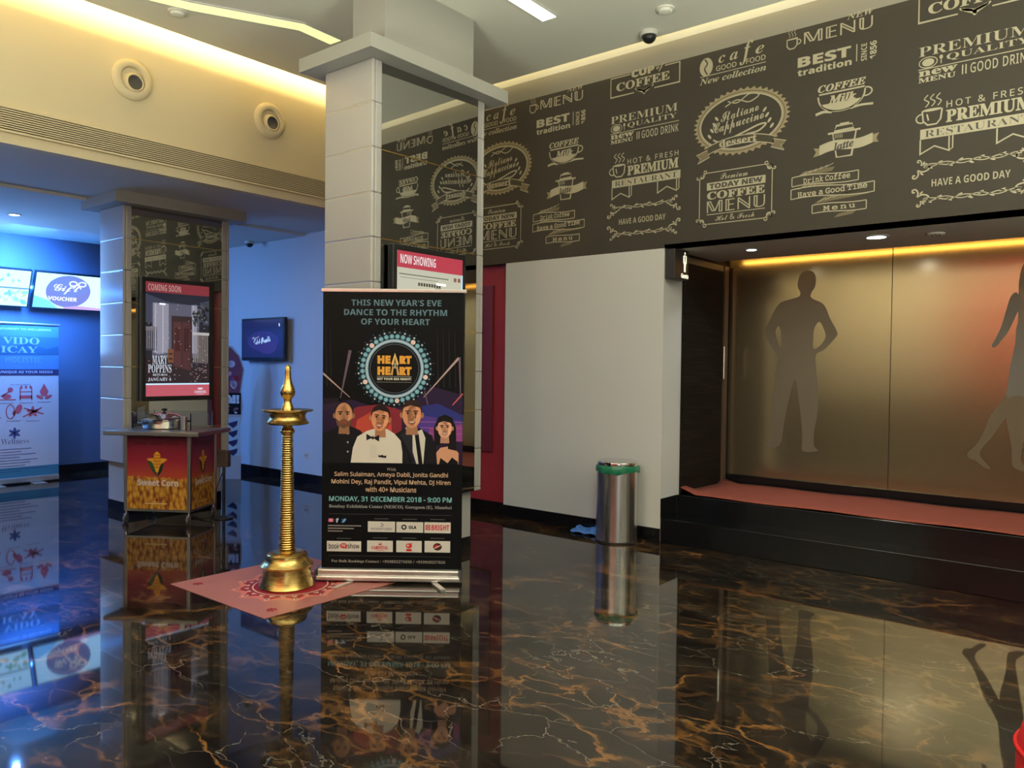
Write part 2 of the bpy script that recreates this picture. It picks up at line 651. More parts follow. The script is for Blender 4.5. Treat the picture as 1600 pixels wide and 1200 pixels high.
def ink(r, g, b, rough=0.45):
    return mat('ink_%d_%d_%d' % (r, g, b), lin(r, g, b), rough, spec=0.2)


def glow(r, g, b, s=1.0):
    return mat('screen_%d_%d_%d_%s' % (r, g, b, str(s).replace('.', 'p')), (0.01, 0.01, 0.01), 0.15, emit=s, ecol=lin(r, g, b))


# ================================================================ ROOM SHELL
XW = 6.03     # mural wall plane
YC = 6.75     # cream bulkhead plane
ZC = 4.30     # hall ceiling
XL, YF = -4.0, -4.0
YB = 11.25
b = MB(); b.box(XL - .1, 7.6, YF - .1, YB + .1, -0.12, 0, MARBLE)
struct('floor', b)
b = MB(); b.box(XL, XW - 0.10, YF, YC - 0.29, ZC, ZC + 0.05, CEIL)
b.box(XL, XW - 0.12, YC - 0.305, YC - 0.29, ZC + 0.05, ZC + 0.068, CEIL)
b.box(XW - 0.12, XW - 0.10, YF, YC - 0.29, ZC + 0.05, ZC + 0.075, CEIL)
struct('ceiling', b)
b = MB(); b.box(XL, XW + 0.4, YF, YC + 0.1, ZC + 0.36, ZC + 0.42, CEIL)
struct('ceiling_cove', b)
LCEIL = make_paint('lobby_ceiling_paint', (0.68, 0.67, 0.64), 0.7)
b = MB(); b.box(XL, XW, YC + 0.1, 8.3, 3.15, 3.25, LCEIL); b.box(XL, XW, 8.3, YB, 3.12, 3.25, LCEIL)
struct('ceiling_lobby', b)
b = MB(); b.box(XL, XW, YC, YC + 0.1, 3.15, ZC + 0.36, CREAM)
bulk = struct('wall_bulkhead', b)
b = MB(); b.box(XW, XW + 0.34, 3.23, 4.99, 0.0, 2.53, WHITE)
struct('wall_right', b)
b = MB(); b.box(XW + .07, XW + .3, 4.99, 7.4, 0, 2.53, REDP)
struct('wall_red', b)
b = MB(); b.box(XW + .045, XW + .07, 5.20, 5.95, 0.62, 2.33, MAROON, 0.006)
struct('trim_1', b)
b = MB(); b.box(XW, XW + .3, 7.4, YB, 0, 3.25, BLUEW)
struct('wall_lobby', b)
b = MB(); b.box(XL, XW + .3, YB, YB + .1, 0, 3.25, DARKW)
struct('wall_back', b)
b = MB(); b.box(XL - .1, XL, YF, YB, 0, ZC + .4, WHITE)
struct('wall_left', b)
b = MB(); b.box(XL, XL + .05, YF, YC, 0, 1.15, WOOD)  # dark band added on an unseen wall for the bronze panels to reflect
struct('wall_left_dark', b)
b = MB(); b.box(XL - .0, XL + .03, -1.0, 3.2, 1.15, 3.6, mat('bright_red_panel', (0.50, 0.085, 0.075), .5))
struct('wall_feature', b)
b = MB(); b.box(XL, 7.6, YF - .1, YF, 0, ZC + .4, WHITE)
struct('wall_front', b)
# skirting
b = MB(); b.box(XW - .015, XW, 3.23, 4.99, 0, 0.115, GRANITE)
b.box(XW + .055, XW + .07, 4.99, 7.4, 0, 0.115, GRANITE)
b.box(XW - .015, XW, 7.4, YB, 0, 0.115, GRANITE)
struct('baseboard_right', b)
b = MB(); b.box(XL, XW - .015, YB - .015, YB, 0, 0.115, GRANITE)
struct('baseboard_back', b)
# restroom recess behind the mural
b = MB(); b.box(XW + .34, 7.45, 3.23, 3.33, 0, 2.75, WOOD)
struct('wall_recess', b)
b = MB(); b.box(XW, 7.6, -2.7, -2.6, 0, 2.75, WHITE)
struct('wall_recess_end', b)
b = MB(); b.box(XW, 7.08, -2.6, 3.23, 2.53, 2.56, make_paint('recess_ceiling_paint', (0.52, 0.51, 0.46), .7))
struct('ceiling_recess', b)
b = MB(); b.box(XW + .1, 7.6, -2.6, 3.33, 2.80, 2.84, CEIL)
struct('ceiling_recess_cove', b)
b = MB(); b.box(XW, 6.33, -2.598, 3.228, 0, 0.205, GRANITE, 0.004)
b.box(6.33, 7.32, -2.598, 3.228, 0, 0.375, GRANITE, 0.004)
tag(b.build('steps'), 'two black granite steps running along the bronze panel wall', 'steps')
b = MB(); b.box(7.32, 7.35, -2.6, 3.23, 0.0, 0.465, GRANITE)
struct('baseboard_recess', b)
b = MB(); b.box(XW, XW + .29, 3.222, 3.23, 0.205, 0.375, GRANITE)
struct('trim_2', b)

# LED strips lying in the coves, and an added blue emitter
b = MB(); b.box(XL + .05, XW - .2, YC - 0.335, YC - 0.315, ZC + 0.05, ZC + 0.085, LEDM)
struct('trim_4', b)
b = MB(); b.box(XW - 0.15, XW - 0.135, YF + .1, YC - .3, ZC + 0.05, ZC + 0.085, LEDW)
struct('trim_5', b)
b = MB(); b.box(0.5, 4.9, YB - .05, YB - .02, 2.44, 2.47, BLUE_FILL)  # added emitter hidden behind the screens, turns the back wall blue
struct('trim_6', b)
b = MB(); b.box(7.02, 7.04, -2.55, 3.2, 2.56, 2.585, LEDO)
struct('trim_7', b)

# ================================================================ MURAL
mural = thing('mural', 'black wall mural covered in cream coffee shop lettering over the restroom recess', 'mural', (XW, 0, 2.53))
b = MB(); b.box(XW, XW + .1, YF, YC, 2.53, 4.10, MURALM)
b.build('mural_sheet', mural, True)
b = MB(); b.box(XW, XW + .1, YF, YC, 4.10, ZC - .02, COVESHEEN)  # cove light on the mural vinyl, painted as a grey band
b.box(XW, XW + .1, YF, YC, ZC - .02, ZC + .36, WHITE)
struct('wall_mural_top', b)
PER = 2.505


def motif(name, fn, shifts=(0,)):
    p = Print((XW, 0, 0))
    fn(p)
    o = p.build(name, mural, True)
    for k in shifts:
        if k == 0:
            continue
        c = o.copy()
        COL.objects.link(c)
        c.parent = mural
        c.location = (0, -k * PER, 0)
        WM[c] = WM[mural]
    return o


def scroll(p, x, y, s, sx=1, sy=1, w=0.008):
    """small leaf scroll flourish"""
    pts = [(0, 0), (0.35, 0.16), (0.75, 0.05), (0.85, -0.2), (0.62, -0.3), (0.5, -0.12)]
    p.curve([(x + a * s * sx, y + c * s * sy) for a, c in pts], w, CHALK)
    pts = [(0, 0), (0.05, 0.35), (-0.12, 0.62), (-0.35, 0.6), (-0.34, 0.4), (-0.18, 0.42)]
    p.curve([(x + a * s * sx, y + c * s * sy) for a, c in pts], w, CHALK)
    p.ell(x + .3 * s * sx, y + .32 * s * sy, .16 * s, .07 * s, CHALK, rot=.7 * sx * sy)


def m_cafe(p):
    p.ell(-2.872, 3.985, .058, .075, CHALK)
    p.curve([(-2.885, 4.05), (-2.862, 4.01), (-2.885, 3.97), (-2.86, 3.92)], .012, INK, 1)
    p.text('c a', -2.765, -2.60, 3.99, 4.05, CHALK, 'serifi')
    p.text('f', -2.585, -2.475, 3.93, 4.115, CHALK, 'serifi')
    p.text('e', -2.455, -2.385, 3.99, 4.05, CHALK, 'serifi')
    p.text('GOOD', -2.785, -2.61, 3.930, 3.972, CHALK, 'thin', 0.01)
    p.text('FOOD', -2.53, -2.372, 3.930, 3.972, CHALK, 'thin', 0.01)
    p.rect(-2.925, -2.37, 3.908, 3.914, CHALK)
    p.text('New collection', -2.928, -2.366, 3.845, 3.897, CHALK, 'serifi', 0.004)


def m_badge(p):
    cx, cy = -2.572, 3.487
    N = 44
    inner, outer = [], []
    for i in range(N * 2):
        a = math.pi * 2 * i / (N * 2)
        k = 1.0 if i % 2 == 0 else 0.92
        outer.append((cx + .405 * k * math.cos(a), cy + .268 * k * math.sin(a)))
        inner.append((cx + .345 * math.cos(a), cy + .218 * math.sin(a)))
    n = len(outer)
    p.add([p.pt(*q) for q in outer + inner], [(i, (i + 1) % n, n + (i + 1) % n, n + i) for i in range(n)], ink(150, 136, 108))
    p.ring(cx, cy, .340, .213, .010, CHALK, 1)
    p.ring(cx, cy, .362, .233, .005, INK, 1)
    p.curve([(-2.70, 3.625), (-2.60, 3.662), (-2.50, 3.628), (-2.42, 3.668), (-2.50, 3.69), (-2.60, 3.64), (-2.68, 3.665)], .009, CHALK)
    p.text('Italiano', -2.74, -2.42, 3.525, 3.600, CHALK, 'script', 0.002, rot=7)
    p.text('Cappuccino', -2.80, -2.375, 3.415, 3.530, CHALK, 'script', 0.003, rot=7)
    p.curve([(-2.80, 3.375), (-2.72, 3.345), (-2.55, 3.392), (-2.42, 3.432), (-2.36, 3.43), (-2.42, 3.385), (-2.52, 3.375)], .014, CHALK)
    p.text('NEW', -2.56, -2.44, 3.345, 3.375, CHALK, 'serifi', rot=6)
    for s in (-1, 1):
        for k in range(4):
            p.ell(cx + s * (.26 - .02 * k), cy - .08 + .045 * k, .022, .010, CHALK, rot=s * .9)
    rib_t, rib_b = [], []
    for i in range(15):
        x = -2.845 + .55 * i / 14
        y = 3.262 + .05 * (1 - ((i - 7) / 7) ** 2)
        rib_t.append((x, y + .062)); rib_b.append((x, y))
    p.poly(rib_b + rib_t[::-1], ink(72, 66, 56), 2)
    p.line(rib_t, .007, CHALK, 3); p.line(rib_b, .007, CHALK, 3)
    p.text('dessert', -2.745, -2.43, 3.305, 3.365, CHALK, 'serif', 0.012, l=4)
    for s in (-1, 1):
        x = cx + s * .275
        p.poly([(x, 3.30), (x + s * .10, 3.27), (x + s * .06, 3.235), (x + s * .085, 3.20), (x - s * .02, 3.24)], ink(120, 108, 86), 2)
        p.line([(x, 3.30), (x + s * .10, 3.27), (x + s * .06, 3.235), (x + s * .085, 3.20), (x - s * .02, 3.24)], .006, CHALK, 3)


def m_menu_box(p):
    x0, x1, y0, y1 = -2.912, -2.302, 2.692, 3.112
    for q in (((x0, y0), (x1, y0)), ((x0, y1), (x1, y1)), ((x0, y0), (x0, y1)), ((x1, y0), (x1, y1))):
        p.line(q, .007, CHALK)
    for x, sx in ((x0, 1), (x1, -1)):
        for y, sy in ((y0, 1), (y1, -1)):
            scroll(p, x, y, .07, sx, sy, .008); p.ell(x + sx * .02, y + sy * .02, .024, .024, CHALK)
    p.text('Premium', -2.73, -2.50, 3.045, 3.095, CHALK, 'script')
    p.rect(-2.848, -2.355, 2.968, 3.030, CHALK)
    p.text('TODAY NEW', -2.825, -2.378, 2.978, 3.020, INK, 'sans', 0.02)
    p.text('COFFEE', -2.845, -2.358, 2.890, 2.955, CHALK, 'serif', 0.014)
    p.text('MENU', -2.845, -2.356, 2.783, 2.878, CHALK, 'dbl', 0.002)
    p.rect(-2.845, -2.356, 2.766, 2.772, CHALK)
    p.text('Hot & Fresh', -2.77, -2.44, 2.712, 2.758, CHALK, 'script')


def m_menu_best(p):
    p.line([(-2.205, 4.035), (-2.205, 3.985), (-2.185, 3.962), (-2.150, 3.962), (-2.128, 3.985), (-2.128, 4.035)], .009, CHALK, closed=True)
    p.arc(-2.122, 4.005, .022, .018, -90, 90, .008, CHALK)
    for k in range(3):
        x = -2.19 + k * .022
        p.curve([(x, 4.05), (x + .008, 4.065), (x - .004, 4.085), (x + .006, 4.10)], .004, CHALK)
    p.text('MENU', -2.076, -1.586, 3.972, 4.060, CHALK, 'dbl', 0.004)
    p.text('NEW', -1.765, -1.575, 4.072, 4.112, CHALK, 'serifi')


def m_best(p):
    p.text('BEST', -2.120, -1.733, 3.803, 3.880, CHALK, 'sans', 0.016)
    p.text('tradition', -2.120, -1.726, 3.738, 3.790, CHALK, 'sans', 0.012)
    p.rect(-1.696, -1.689, 3.755, 3.880, CHALK)
    p.text('SINCE', -1.662, -1.622, 3.748, 3.872, CHALK, 'sans', 0.0, rot=90)
    p.text('1856', -1.602, -1.556, 3.748, 3.876, CHALK, 'sans', 0.01, rot=90)


def m_milk(p):
    p.text('COFFEE', -1.965, -1.625, 3.578, 3.632, CHALK, 'serifi', 0.014)
    p.rect(-1.955, -1.632, 3.558, 3.570, CHALK)
    pts = [(-1.962, 3.548)] + [(-1.795 + .165 * math.cos(math.radians(a)), 3.535 + .115 * math.sin(math.radians(a))) for a in range(180, 361, 12)] + [(-1.628, 3.548)]
    p.line(pts, .012, CHALK)
    low = [(-1.795 + .165 * math.cos(math.radians(a)), 3.535 + .115 * math.sin(math.radians(a))) for a in range(205, 336, 10)]
    p.poly(low, CHALK)
    p.text('Milk', -1.885, -1.690, 3.480, 3.545, CHALK, 'serifi', 0.02, l=2)
    p.arc(-1.622, 3.525, .040, .030, -110, 100, .010, CHALK)
    p.curve([(-1.978, 3.420), (-1.92, 3.432), (-1.86, 3.422)], [.02] * 17, CHALK)
    p.curve([(-1.73, 3.424), (-1.66, 3.434), (-1.572, 3.428)], [.016] * 17, CHALK)


def m_latte(p):
    p.line([(-1.84, 3.275), (-1.825, 3.312), (-1.715, 3.312), (-1.70, 3.275)], .010, CHALK, closed=True)
    p.rect(-1.80, -1.735, 3.318, 3.328, CHALK)
    p.line([(-1.885, 3.262), (-1.655, 3.262)], .014, CHALK)
    p.line([(-1.850, 3.255), (-1.820, 3.08), (-1.715, 3.08), (-1.685, 3.255)], .010, CHALK)
    for k in range(6):
        p.line([(-1.845 + k * .012, 3.25), (-1.842 + k * .012, 3.22)], .004, CHALK)
    top, bot = [], []
    for i in range(13):
        t = i / 12
        x = -1.945 + .375 * t
        y = 3.148 + .035 * t + .014 * math.sin(t * 6.28)
        top.append((x, y + .036)); bot.append((x, y - .036))
    p.poly(bot + top[::-1], CHALK, 1)
    p.text('latte', -1.84, -1.70, 3.135, 3.195, INK, 'serifi', 0.01, l=2, rot=6)
    p.poly([(-1.945, 3.165), (-1.988, 3.172), (-1.97, 3.14), (-1.99, 3.105), (-1.945, 3.112)], ink(140, 128, 100), 1)
    p.poly([(-1.570, 3.205), (-1.527, 3.212), (-1.545, 3.175), (-1.53, 3.145), (-1.570, 3.150)], ink(140, 128, 100), 1)


def m_ribbons(p):
    def band(x0, x1, y, h, amp):
        t, bt = [], []
        for i in range(17):
            f = i / 16
            x = x0 + (x1 - x0) * f
            yy = y + amp * math.sin(f * 5.2 + .4)
            t.append((x, yy + h / 2)); bt.append((x, yy - h / 2))
        p.poly(bt + t[::-1], ink(66, 61, 52), 1)
        p.line(t, .007, CHALK, 2); p.line(bt, .007, CHALK, 2)
        p.line([t[0], bt[0]], .007, CHALK, 2); p.line([t[-1], bt[-1]], .007, CHALK, 2)
    for (ax, ay, bx, by) in ((-2.13, 2.965, -1.83, 3.015), (-2.13, 2.865, -1.70, 2.925), (-1.98, 2.755, -1.57, 2.815)):
        p.poly([(ax, ay), (ax + .08, ay + .045), (bx, by), (bx - .02, by - .03)], ink(112, 102, 82), 0)
        for k in range(6):
            f = k / 6
            p.line([(ax + .03 + (bx - ax) * f * .8, ay + .01 + (by - ay) * f), (ax + .09 + (bx - ax) * f * .8, ay + .035 + (by - ay) * f)], .004, CHALK, 1)
    band(-2.146, -1.662, 2.935, .070, .010)
    band(-2.152, -1.552, 2.840, .074, .012)
    band(-1.990, -1.604, 2.712, .062, .006)
    p.poly([(-1.80, 2.66), (-1.66, 2.685), (-1.70, 2.65), (-1.83, 2.635)], ink(112, 102, 82), 0)
    p.text('Drink Coffee', -2.06, -1.72, 2.915, 2.962, CHALK, 'mono', 0.012, l=3)
    p.text('Have a Good Time', -2.10, -1.60, 2.820, 2.868, CHALK, 'mono', 0.012, l=3, rot=1.5)
    p.text('Menu', -1.91, -1.68, 2.694, 2.730, CHALK, 'mono', 0.012, l=3, spacing=1.2)


def m_cup_of(p):
    x0, x1, y0, y1 = -3.790, -3.112, 3.920, 4.088
    p.line([(-3.59, y1), (x0, y1), (x0, y0), (-3.55, y0)], .009, CHALK)
    p.line([(-3.25, y1), (x1, y1), (x1, y0), (-3.35, y0)], .009, CHALK)
    p.text('CUP', -3.580, -3.352, 4.052, 4.116, CHALK, 'sans', 0.03)
    p.text('of', -3.335, -3.255, 4.050, 4.120, CHALK, 'script')
    p.text('COFFEE', -3.732, -3.204, 3.962, 4.036, CHALK, 'serif', 0.008)
    for k in range(-6, 7):
        p.ell(-3.45 + k * .013, 3.922 + .004 * abs(k) - .002, .017, .008, CHALK, rot=-.6 if k < 0 else .6)
        p.ell(-3.45 + k * .009, 3.905 + .005 * abs(k), .013, .006, CHALK, rot=.8 if k < 0 else -.8)
    p.ell(-3.45, 3.905, .012, .02, CHALK)


def m_premium(p):
    p.text('PREMIUM', -3.784, -3.126, 3.682, 3.748, CHALK, 'serif', -0.004)
    p.text('QUALITY', -3.612, -3.133, 3.617, 3.668, CHALK, 'serif', -0.004)
    p.ell(-3.725, 3.637, .038, .026, CHALK); p.ring(-3.725, 3.637, .056, .036, .006, CHALK)
    p.rect(-3.648, -3.642, 3.612, 3.650, CHALK); p.ell(-3.645, 3.657, .011, .014, CHALK)
    p.rect(-3.786, -3.112, 3.592, 3.598, CHALK)
    p.text('new', -3.784, -3.545, 3.545, 3.584, CHALK, 'serif', 0.010)
    p.text('MENU', -3.784, -3.555, 3.503, 3.537, CHALK, 'serif', 0.010)
    p.rect(-3.518, -3.510, 3.508, 3.572, CHALK); p.rect(-3.498, -3.490, 3.508, 3.572, CHALK)
    p.text('GOOD DRINK', -3.468, -3.114, 3.506, 3.573, CHALK, 'thin', 0.008, spacing=1.1)


def m_hot(p):
    p.text('HOT & FRESH', -3.606, -3.112, 3.302, 3.348, CHALK, 'thin', 0.005, spacing=1.25)
    p.text('PREMIUM', -3.607, -3.110, 3.200, 3.286, CHALK, 'serif', 0.014)
    p.line([(-3.755, 3.305), (-3.748, 3.235), (-3.72, 3.205), (-3.665, 3.205), (-3.640, 3.235), (-3.632, 3.305)], .010, CHALK)
    p.ell(-3.694, 3.306, .062, .010, CHALK)
    p.arc(-3.758, 3.255, .034, .030, 80, 290, .009, CHALK)
    p.line([(-3.725, 3.28), (-3.715, 3.235)], .010, CHALK)
    for k in range(3):
        x = -3.735 + k * .038
        p.curve([(x, 3.33), (x + .02, 3.36), (x - .008, 3.385), (x + .014, 3.412)], .007, CHALK)
    p.rect(-3.765, -3.090, 3.110, 3.180, CHALK)
    p.text('RESTAURANT', -3.735, -3.120, 3.122, 3.168, INK, 'serif', -0.008)
    for x0, x1 in ((-3.763, -3.585), (-3.305, -3.125)):
        xm = (x0 + x1) / 2
        p.line([(x0, 3.108), (x0, 3.010), (xm, 3.055), (x1, 3.010), (x1, 3.108)], .009, CHALK)
        p.line([(x1 + .022, 3.108), (x1 + .022, 3.025), (x1, 3.012)], .008, CHALK)


def m_day(p):
    p.text('HAVE A GOOD DAY', -3.686, -3.223, 2.776, 2.826, CHALK, 'sans', -0.005)
    for y in (2.925, 2.690):
        pts = [(-3.74 + .58 * i / 16, y + .010 * math.sin(i * 1.1)) for i in range(17)]
        p.curve(pts, .007, CHALK, n=3)
        pts = [(-3.74 + .58 * i / 16, y - .012 * math.sin(i * 1.1 + .6)) for i in range(17)]
        p.curve(pts, .006, CHALK, n=3)
        for k in range(9):
            p.ell(-3.70 + k * .062, y + (.012 if k % 2 else -.012), .020, .007, CHALK, rot=.5 if k % 2 else -.5)
    for x, sx in ((-3.775, 1), (-3.12, -1)):
        for y, sy in ((2.90, -1), (2.715, 1)):
            scroll(p, x, y, .085, sx, sy, .010); scroll(p, x + sx * .02, y - sy * .03, .06, sx, -sy, .008)


REP = (0, 1, -1)
motif('cafe_lettering', m_cafe, REP)
motif('cappuccino_badge', m_badge, REP)
motif('coffee_menu_frame', m_menu_box, REP)
motif('menu_lettering', m_menu_best, REP)
motif('best_tradition_lettering', m_best, REP)
motif('coffee_milk_cup', m_milk, REP)
motif('latte_cup', m_latte, REP)
motif('ribbon_lettering', m_ribbons, REP)
motif('cup_of_coffee_frame', m_cup_of, REP)
motif('premium_quality_lettering', m_premium, REP)
motif('hot_and_fresh_lettering', m_hot, REP)
motif('good_day_scroll', m_day, REP)


# ================================================================ CEILING FITTINGS
def strip(name, pts, w, m, label):
    t = thing(name, label, 'ceiling light', (pts[0][0], pts[0][1], ZC), group='ceiling strip lights')
    P = [Vector(q) for q in pts]
    for mm, ww, z0, z1, nm in ((WPLAST, w + .03, ZC - .012, ZC - .0005, 'frame'), (m, w, ZC - .016, ZC - .0122, 'diffuser')):
        b = MB()
        L_, R2 = [], []
        for i in range(len(P)):
            a = P[max(i - 1, 0)]; c = P[min(i + 1, len(P) - 1)]
            d = (c - a).normalized(); q = Vector((-d.y, d.x))
            L_.append(P[i] + q * ww / 2); R2.append(P[i] - q * ww / 2)
        for i in range(len(P) - 1):
            quad = [L_[i], L_[i + 1], R2[i + 1], R2[i]]
            b.prism([(v.x, v.y, z0) for v in quad], (0, 0, z1 - z0), mm)
        b.build(nm, t, True)
    return t


strip('strip_light', [(4.31, 5.51), (3.945, 5.49), (3.20, 5.86), (2.92, 5.96), (2.2, 5.62), (1.2, 5.95), (0.2, 5.6)], 0.135, STRIPM,
      'long pale yellow zigzag ceiling light left of the front pillar')
strip('strip_light', [(5.07, 3.775), (4.4, 3.76), (3.5, 3.2), (2.6, 3.3), (1.6, 2.6)], 0.13, STRIPB,
      'bright white ceiling light strip right of the front pillar')


def dome(name, x, y, z, r, label):
    t = thing(name, label, 'security camera', (x, y, z), group='dome cameras on the ceilings')
    MB().lathe([(0, 0), (r, 0), (r * 1.02, -.02), (r * .9, -.034), (0, -.034)], WPLAST).build('base', t)
    MB().lathe([(r * .8, -.034)] + [(r * .8 * math.cos(a * math.pi / 16), -.034 - r * .8 * math.sin(a * math.pi / 16)) for a in range(0, 9)], BLACK).build('dome_cover', t)
    return t


dome('dome_camera', 5.80, 3.28, ZC, .075, 'dark dome camera on the hall ceiling in front of the mural')
dome('dome_camera', 5.85, 9.25, 3.12, .06, 'black dome camera on the low lobby ceiling above the television')


def detector(x, y, label):
    t = thing('smoke_detector', label, 'smoke detector', (x, y, ZC), group='smoke detectors on the hall ceiling')
    MB().lathe([(0, 0), (.07, 0), (.07, -.012), (0, -.012)], CEIL).build('base', t)
    MB().lathe([(.055, -.012), (.05, -.032), (.02, -.04), (0, -.04)], CEIL).build('sensor_head', t)


detector(3.18, 6.06, 'round smoke detector on the ceiling by the zigzag strip light')
detector(5.50, 2.97, 'round smoke detector on the ceiling to the right of the dome camera')

# ---- bulkhead: grille and two jet nozzles
gr = thing('air_grille', 'long linear air grille with thin slats along the cream bulkhead', 'air vent', (0.5, YC, 3.25))
b = MB(); b.box(XL + .1, XW, YC - .012, YC, 3.247, 3.412, BLACKM)
b.build('backing', gr, True)
b = MB()
for k in range(9):
    z = 3.258 + k * .0172
    b.box(XL + .1, XW - .02, YC - .024, YC - .012, z, z + .0085, CREAM)
b.build('slats', gr, True)
b = MB(); b.box(XL + .1, XW - .02, YC - .032, YC - .0005, 3.230, 3.247, CREAM, .003)
b.box(XL + .1, XW - .02, YC - .026, YC - .0005, 3.412, 3.422, CREAM)
b.build('frame', gr, True)


def nozzle(x, z, label):
    t = thing('air_nozzle', label, 'air vent', (x, YC, z), group='round air nozzles on the bulkhead')
    MB().lathe([(.168, 0), (.172, .018), (.160, .038), (.130, .050), (.108, .044), (.100, .020), (.100, .002)], CREAM, axis='Y').build('outer_ring', t)
    b = MB()
    b.lathe([(.098, .002), (.098, .012), (.02, .014)], CREAM, axis='Y')
    b.build('recess', t)
    b = MB()
    b.lathe([(.092, .004), (.085, .034), (.072, .052), (.066, .056), (.060, .050)], CREAM, (.012, 0, -.026), axis='Y')
    b.build('nozzle_ball', t)
    MB().lathe([(.0605, .050), (.05, .046), (0, .044)], GREYP, (.012, 0, -.026), axis='Y').build('nozzle_opening', t)


nozzle(3.135, 3.895, 'large round cream air nozzle on the bulkhead, left of two')
nozzle(4.475, 3.885, 'round cream air nozzle on the bulkhead beside the front pillar')


# ================================================================ PILLARS
def pillar(label, x0, x1, y0, y1, zb, zt, mx0, mx1, cap_z, cap_e, shaft=None, turn=0.0):
    t = thing('pillar', label, 'pillar', ((x0 + x1) / 2, (y0 + y1) / 2, 0), group='mirrored pillars')
    i = .06
    b = MB(); b.box(x0 + i, x1 - i, y0 + i, y1 - i, 0.10, zb + .02, CLAD)
    b.build('base', t, True)
    b = MB(); b.box(x0 + i - .004, x1 - i + .004, y0 + i - .004, y1 - i + .004, 0, 0.10, GRANITE)
    b.build('skirting', t, True)
    # cladding courses with chamfered joints
    H = .3155
    zs = []
    z = zt
    first = zt - (zt - (zt // 1)) if False else None
    joints = [z0 for z0 in [3.35 - H * k for k in range(0, 12)] if zb + .02 < z0 < zt - .02]
    edges = [zb] + sorted(joints) + [zt]
    b = MB()
    g = .0006
    for a, c in zip(edges[:-1], edges[1:]):
        for (ax0, ax1, ay0, ay1) in ((x0, x0 + .03, y0, y1), (x1 - .03, x1, y0, y1), (x0 + .03, x1 - .03, y1 - .03, y1), (x0 + .03, mx0, y0, y0 + .03), (mx1, x1 - .03, y0, y0 + .03)):
            b.box(ax0, ax1, ay0, ay1, a + g, c - g, CLAD, .008)
    b.box(x0 + .016, x1 - .016, y0 + .046, y1 - .016, zb + .004, zt, CLAD)
    b.build('cladding', t, True)
    # thin bright strips added in the side face joints, standing for highlights
    b = MB()
    for z in joints:
        b.box(x0 + .0015, x0 + .006, y0 + .006, y1 - .006, z - .0026, z + .0026, ALU)
    b.build('joint_highlight', t, True)
    xm = (mx0 + mx1) / 2

    def swing(mb):
        c_, s_ = math.cos(-turn), math.sin(-turn)
        mb.v = [(xm + (p[0] - xm) * c_ - (p[1] - y0 - .012) * s_, y0 + .012 + (p[0] - xm) * s_ + (p[1] - y0 - .012) * c_, p[2]) for p in mb.v]
        return mb
    b = MB(); b.box(mx0, mx1, y0 + .010, y0 + .022, zb + .004, zt, MIRROR)
    swing(b).build('mirror', t, True)
    b = MB()
    for z in joints[1::2] if zt > 3.3 else joints[::2]:
        b.box(mx0, mx1, y0 + .004, y0 + .010, z - .004, z + .004, GOLD)
    swing(b).build('mirror_joint', t, True)
    b = MB(); b.box(x0 - cap_e, x1 + cap_e, y0 - cap_e, y1 + cap_e, zt, cap_z, CLADM, .002)
    b.build('cap', t, True)
    if shaft:
        b = MB(); b.box(*shaft, cap_z, ZC, CLADM)
        b.build('upper_shaft', t, True)
    return t


CLADM = make_paint('white_pillar_paint', (0.37, 0.36, 0.33), 0.5)
pillar('tall white mirrored pillar in front with the now showing screen', 3.64, 4.83, 4.24, 4.77, .48, 3.65, 3.73, 4.74, 3.75, .135, (3.79, 4.74, 4.29, 4.64), math.radians(1.9))
pillar('shorter white mirrored pillar further back with the coming soon screen', 3.54, 4.68, 7.79, 8.30, .50, 3.04, 3.625, 4.595, 3.15, .13)

# ---- coming soon screen
cs = thing('display_screen', 'portrait display screen with a red coming soon heading on the rear pillar', 'screen', (4.09, 7.80, 1.11), group=None)
b = MB(); b.box(3.697, 4.473, 7.735, 7.795, 1.112, 2.352, BLACK, .006)
b.build('bezel', cs, True)
p = Print((0, 7.735, 0), (1, 0, 0))
sx0, sx1 = 3.735, 4.412
p.rect(sx0, sx1, 1.160, 2.308, glow(34, 34, 44), 0)
p.rect(sx0, sx1, 2.205, 2.308, glow(136, 50, 60), 1)
p.text('COMING SOON', 3.76, 4.10, 2.222, 2.288, glow(190, 146, 142), 'sans', l=2)
# a wintry porch scene
p.rect(sx0, sx1, 1.90, 2.205, glow(62, 66, 88), 1)
p.poly([(sx0, 2.205), (sx1, 2.205), (sx1, 2.16), (4.20, 2.10), (3.95, 2.12), (sx0, 2.19)], glow(30, 34, 52), 2)
p.rect(3.80, 4.30, 1.55, 2.10, glow(92, 92, 112), 2)
for x, w_ in ((3.845, .035), (3.925, .045), (4.245, .03)):
    p.rect(x - w_, x + w_, 1.60, 2.10, glow(150, 148, 166), 3)
    p.rect(x - w_ * .45, x - w_ * .2, 1.60, 2.10, glow(182, 182, 198), 4)
p.rect(3.875, 3.935, 2.085, 2.10, glow(240, 246, 255, 2.0), 5)
p.rect(sx0, 3.85, 1.82, 1.86, glow(120, 112, 122), 4)
p.rect(sx0, 3.85, 1.62, 1.82, glow(64, 62, 74), 3)
for k in range(5):
    p.rect(3.745 + k * .022, 3.752 + k * .022, 1.64, 1.82, glow(140, 136, 146), 4)
p.rect(4.00, 4.22, 1.20, 1.98, glow(52, 34, 40), 4)       # a red-brown double door
p.rect(4.02, 4.105, 1.26, 1.92, glow(84, 44, 50), 5); p.rect(4.115, 4.20, 1.26, 1.92, glow(80, 42, 48), 5)
p.rect(4.035, 4.09, 1.62, 1.86, glow(66, 28, 32), 6); p.rect(4.13, 4.185, 1.62, 1.86, glow(62, 26, 30), 6)
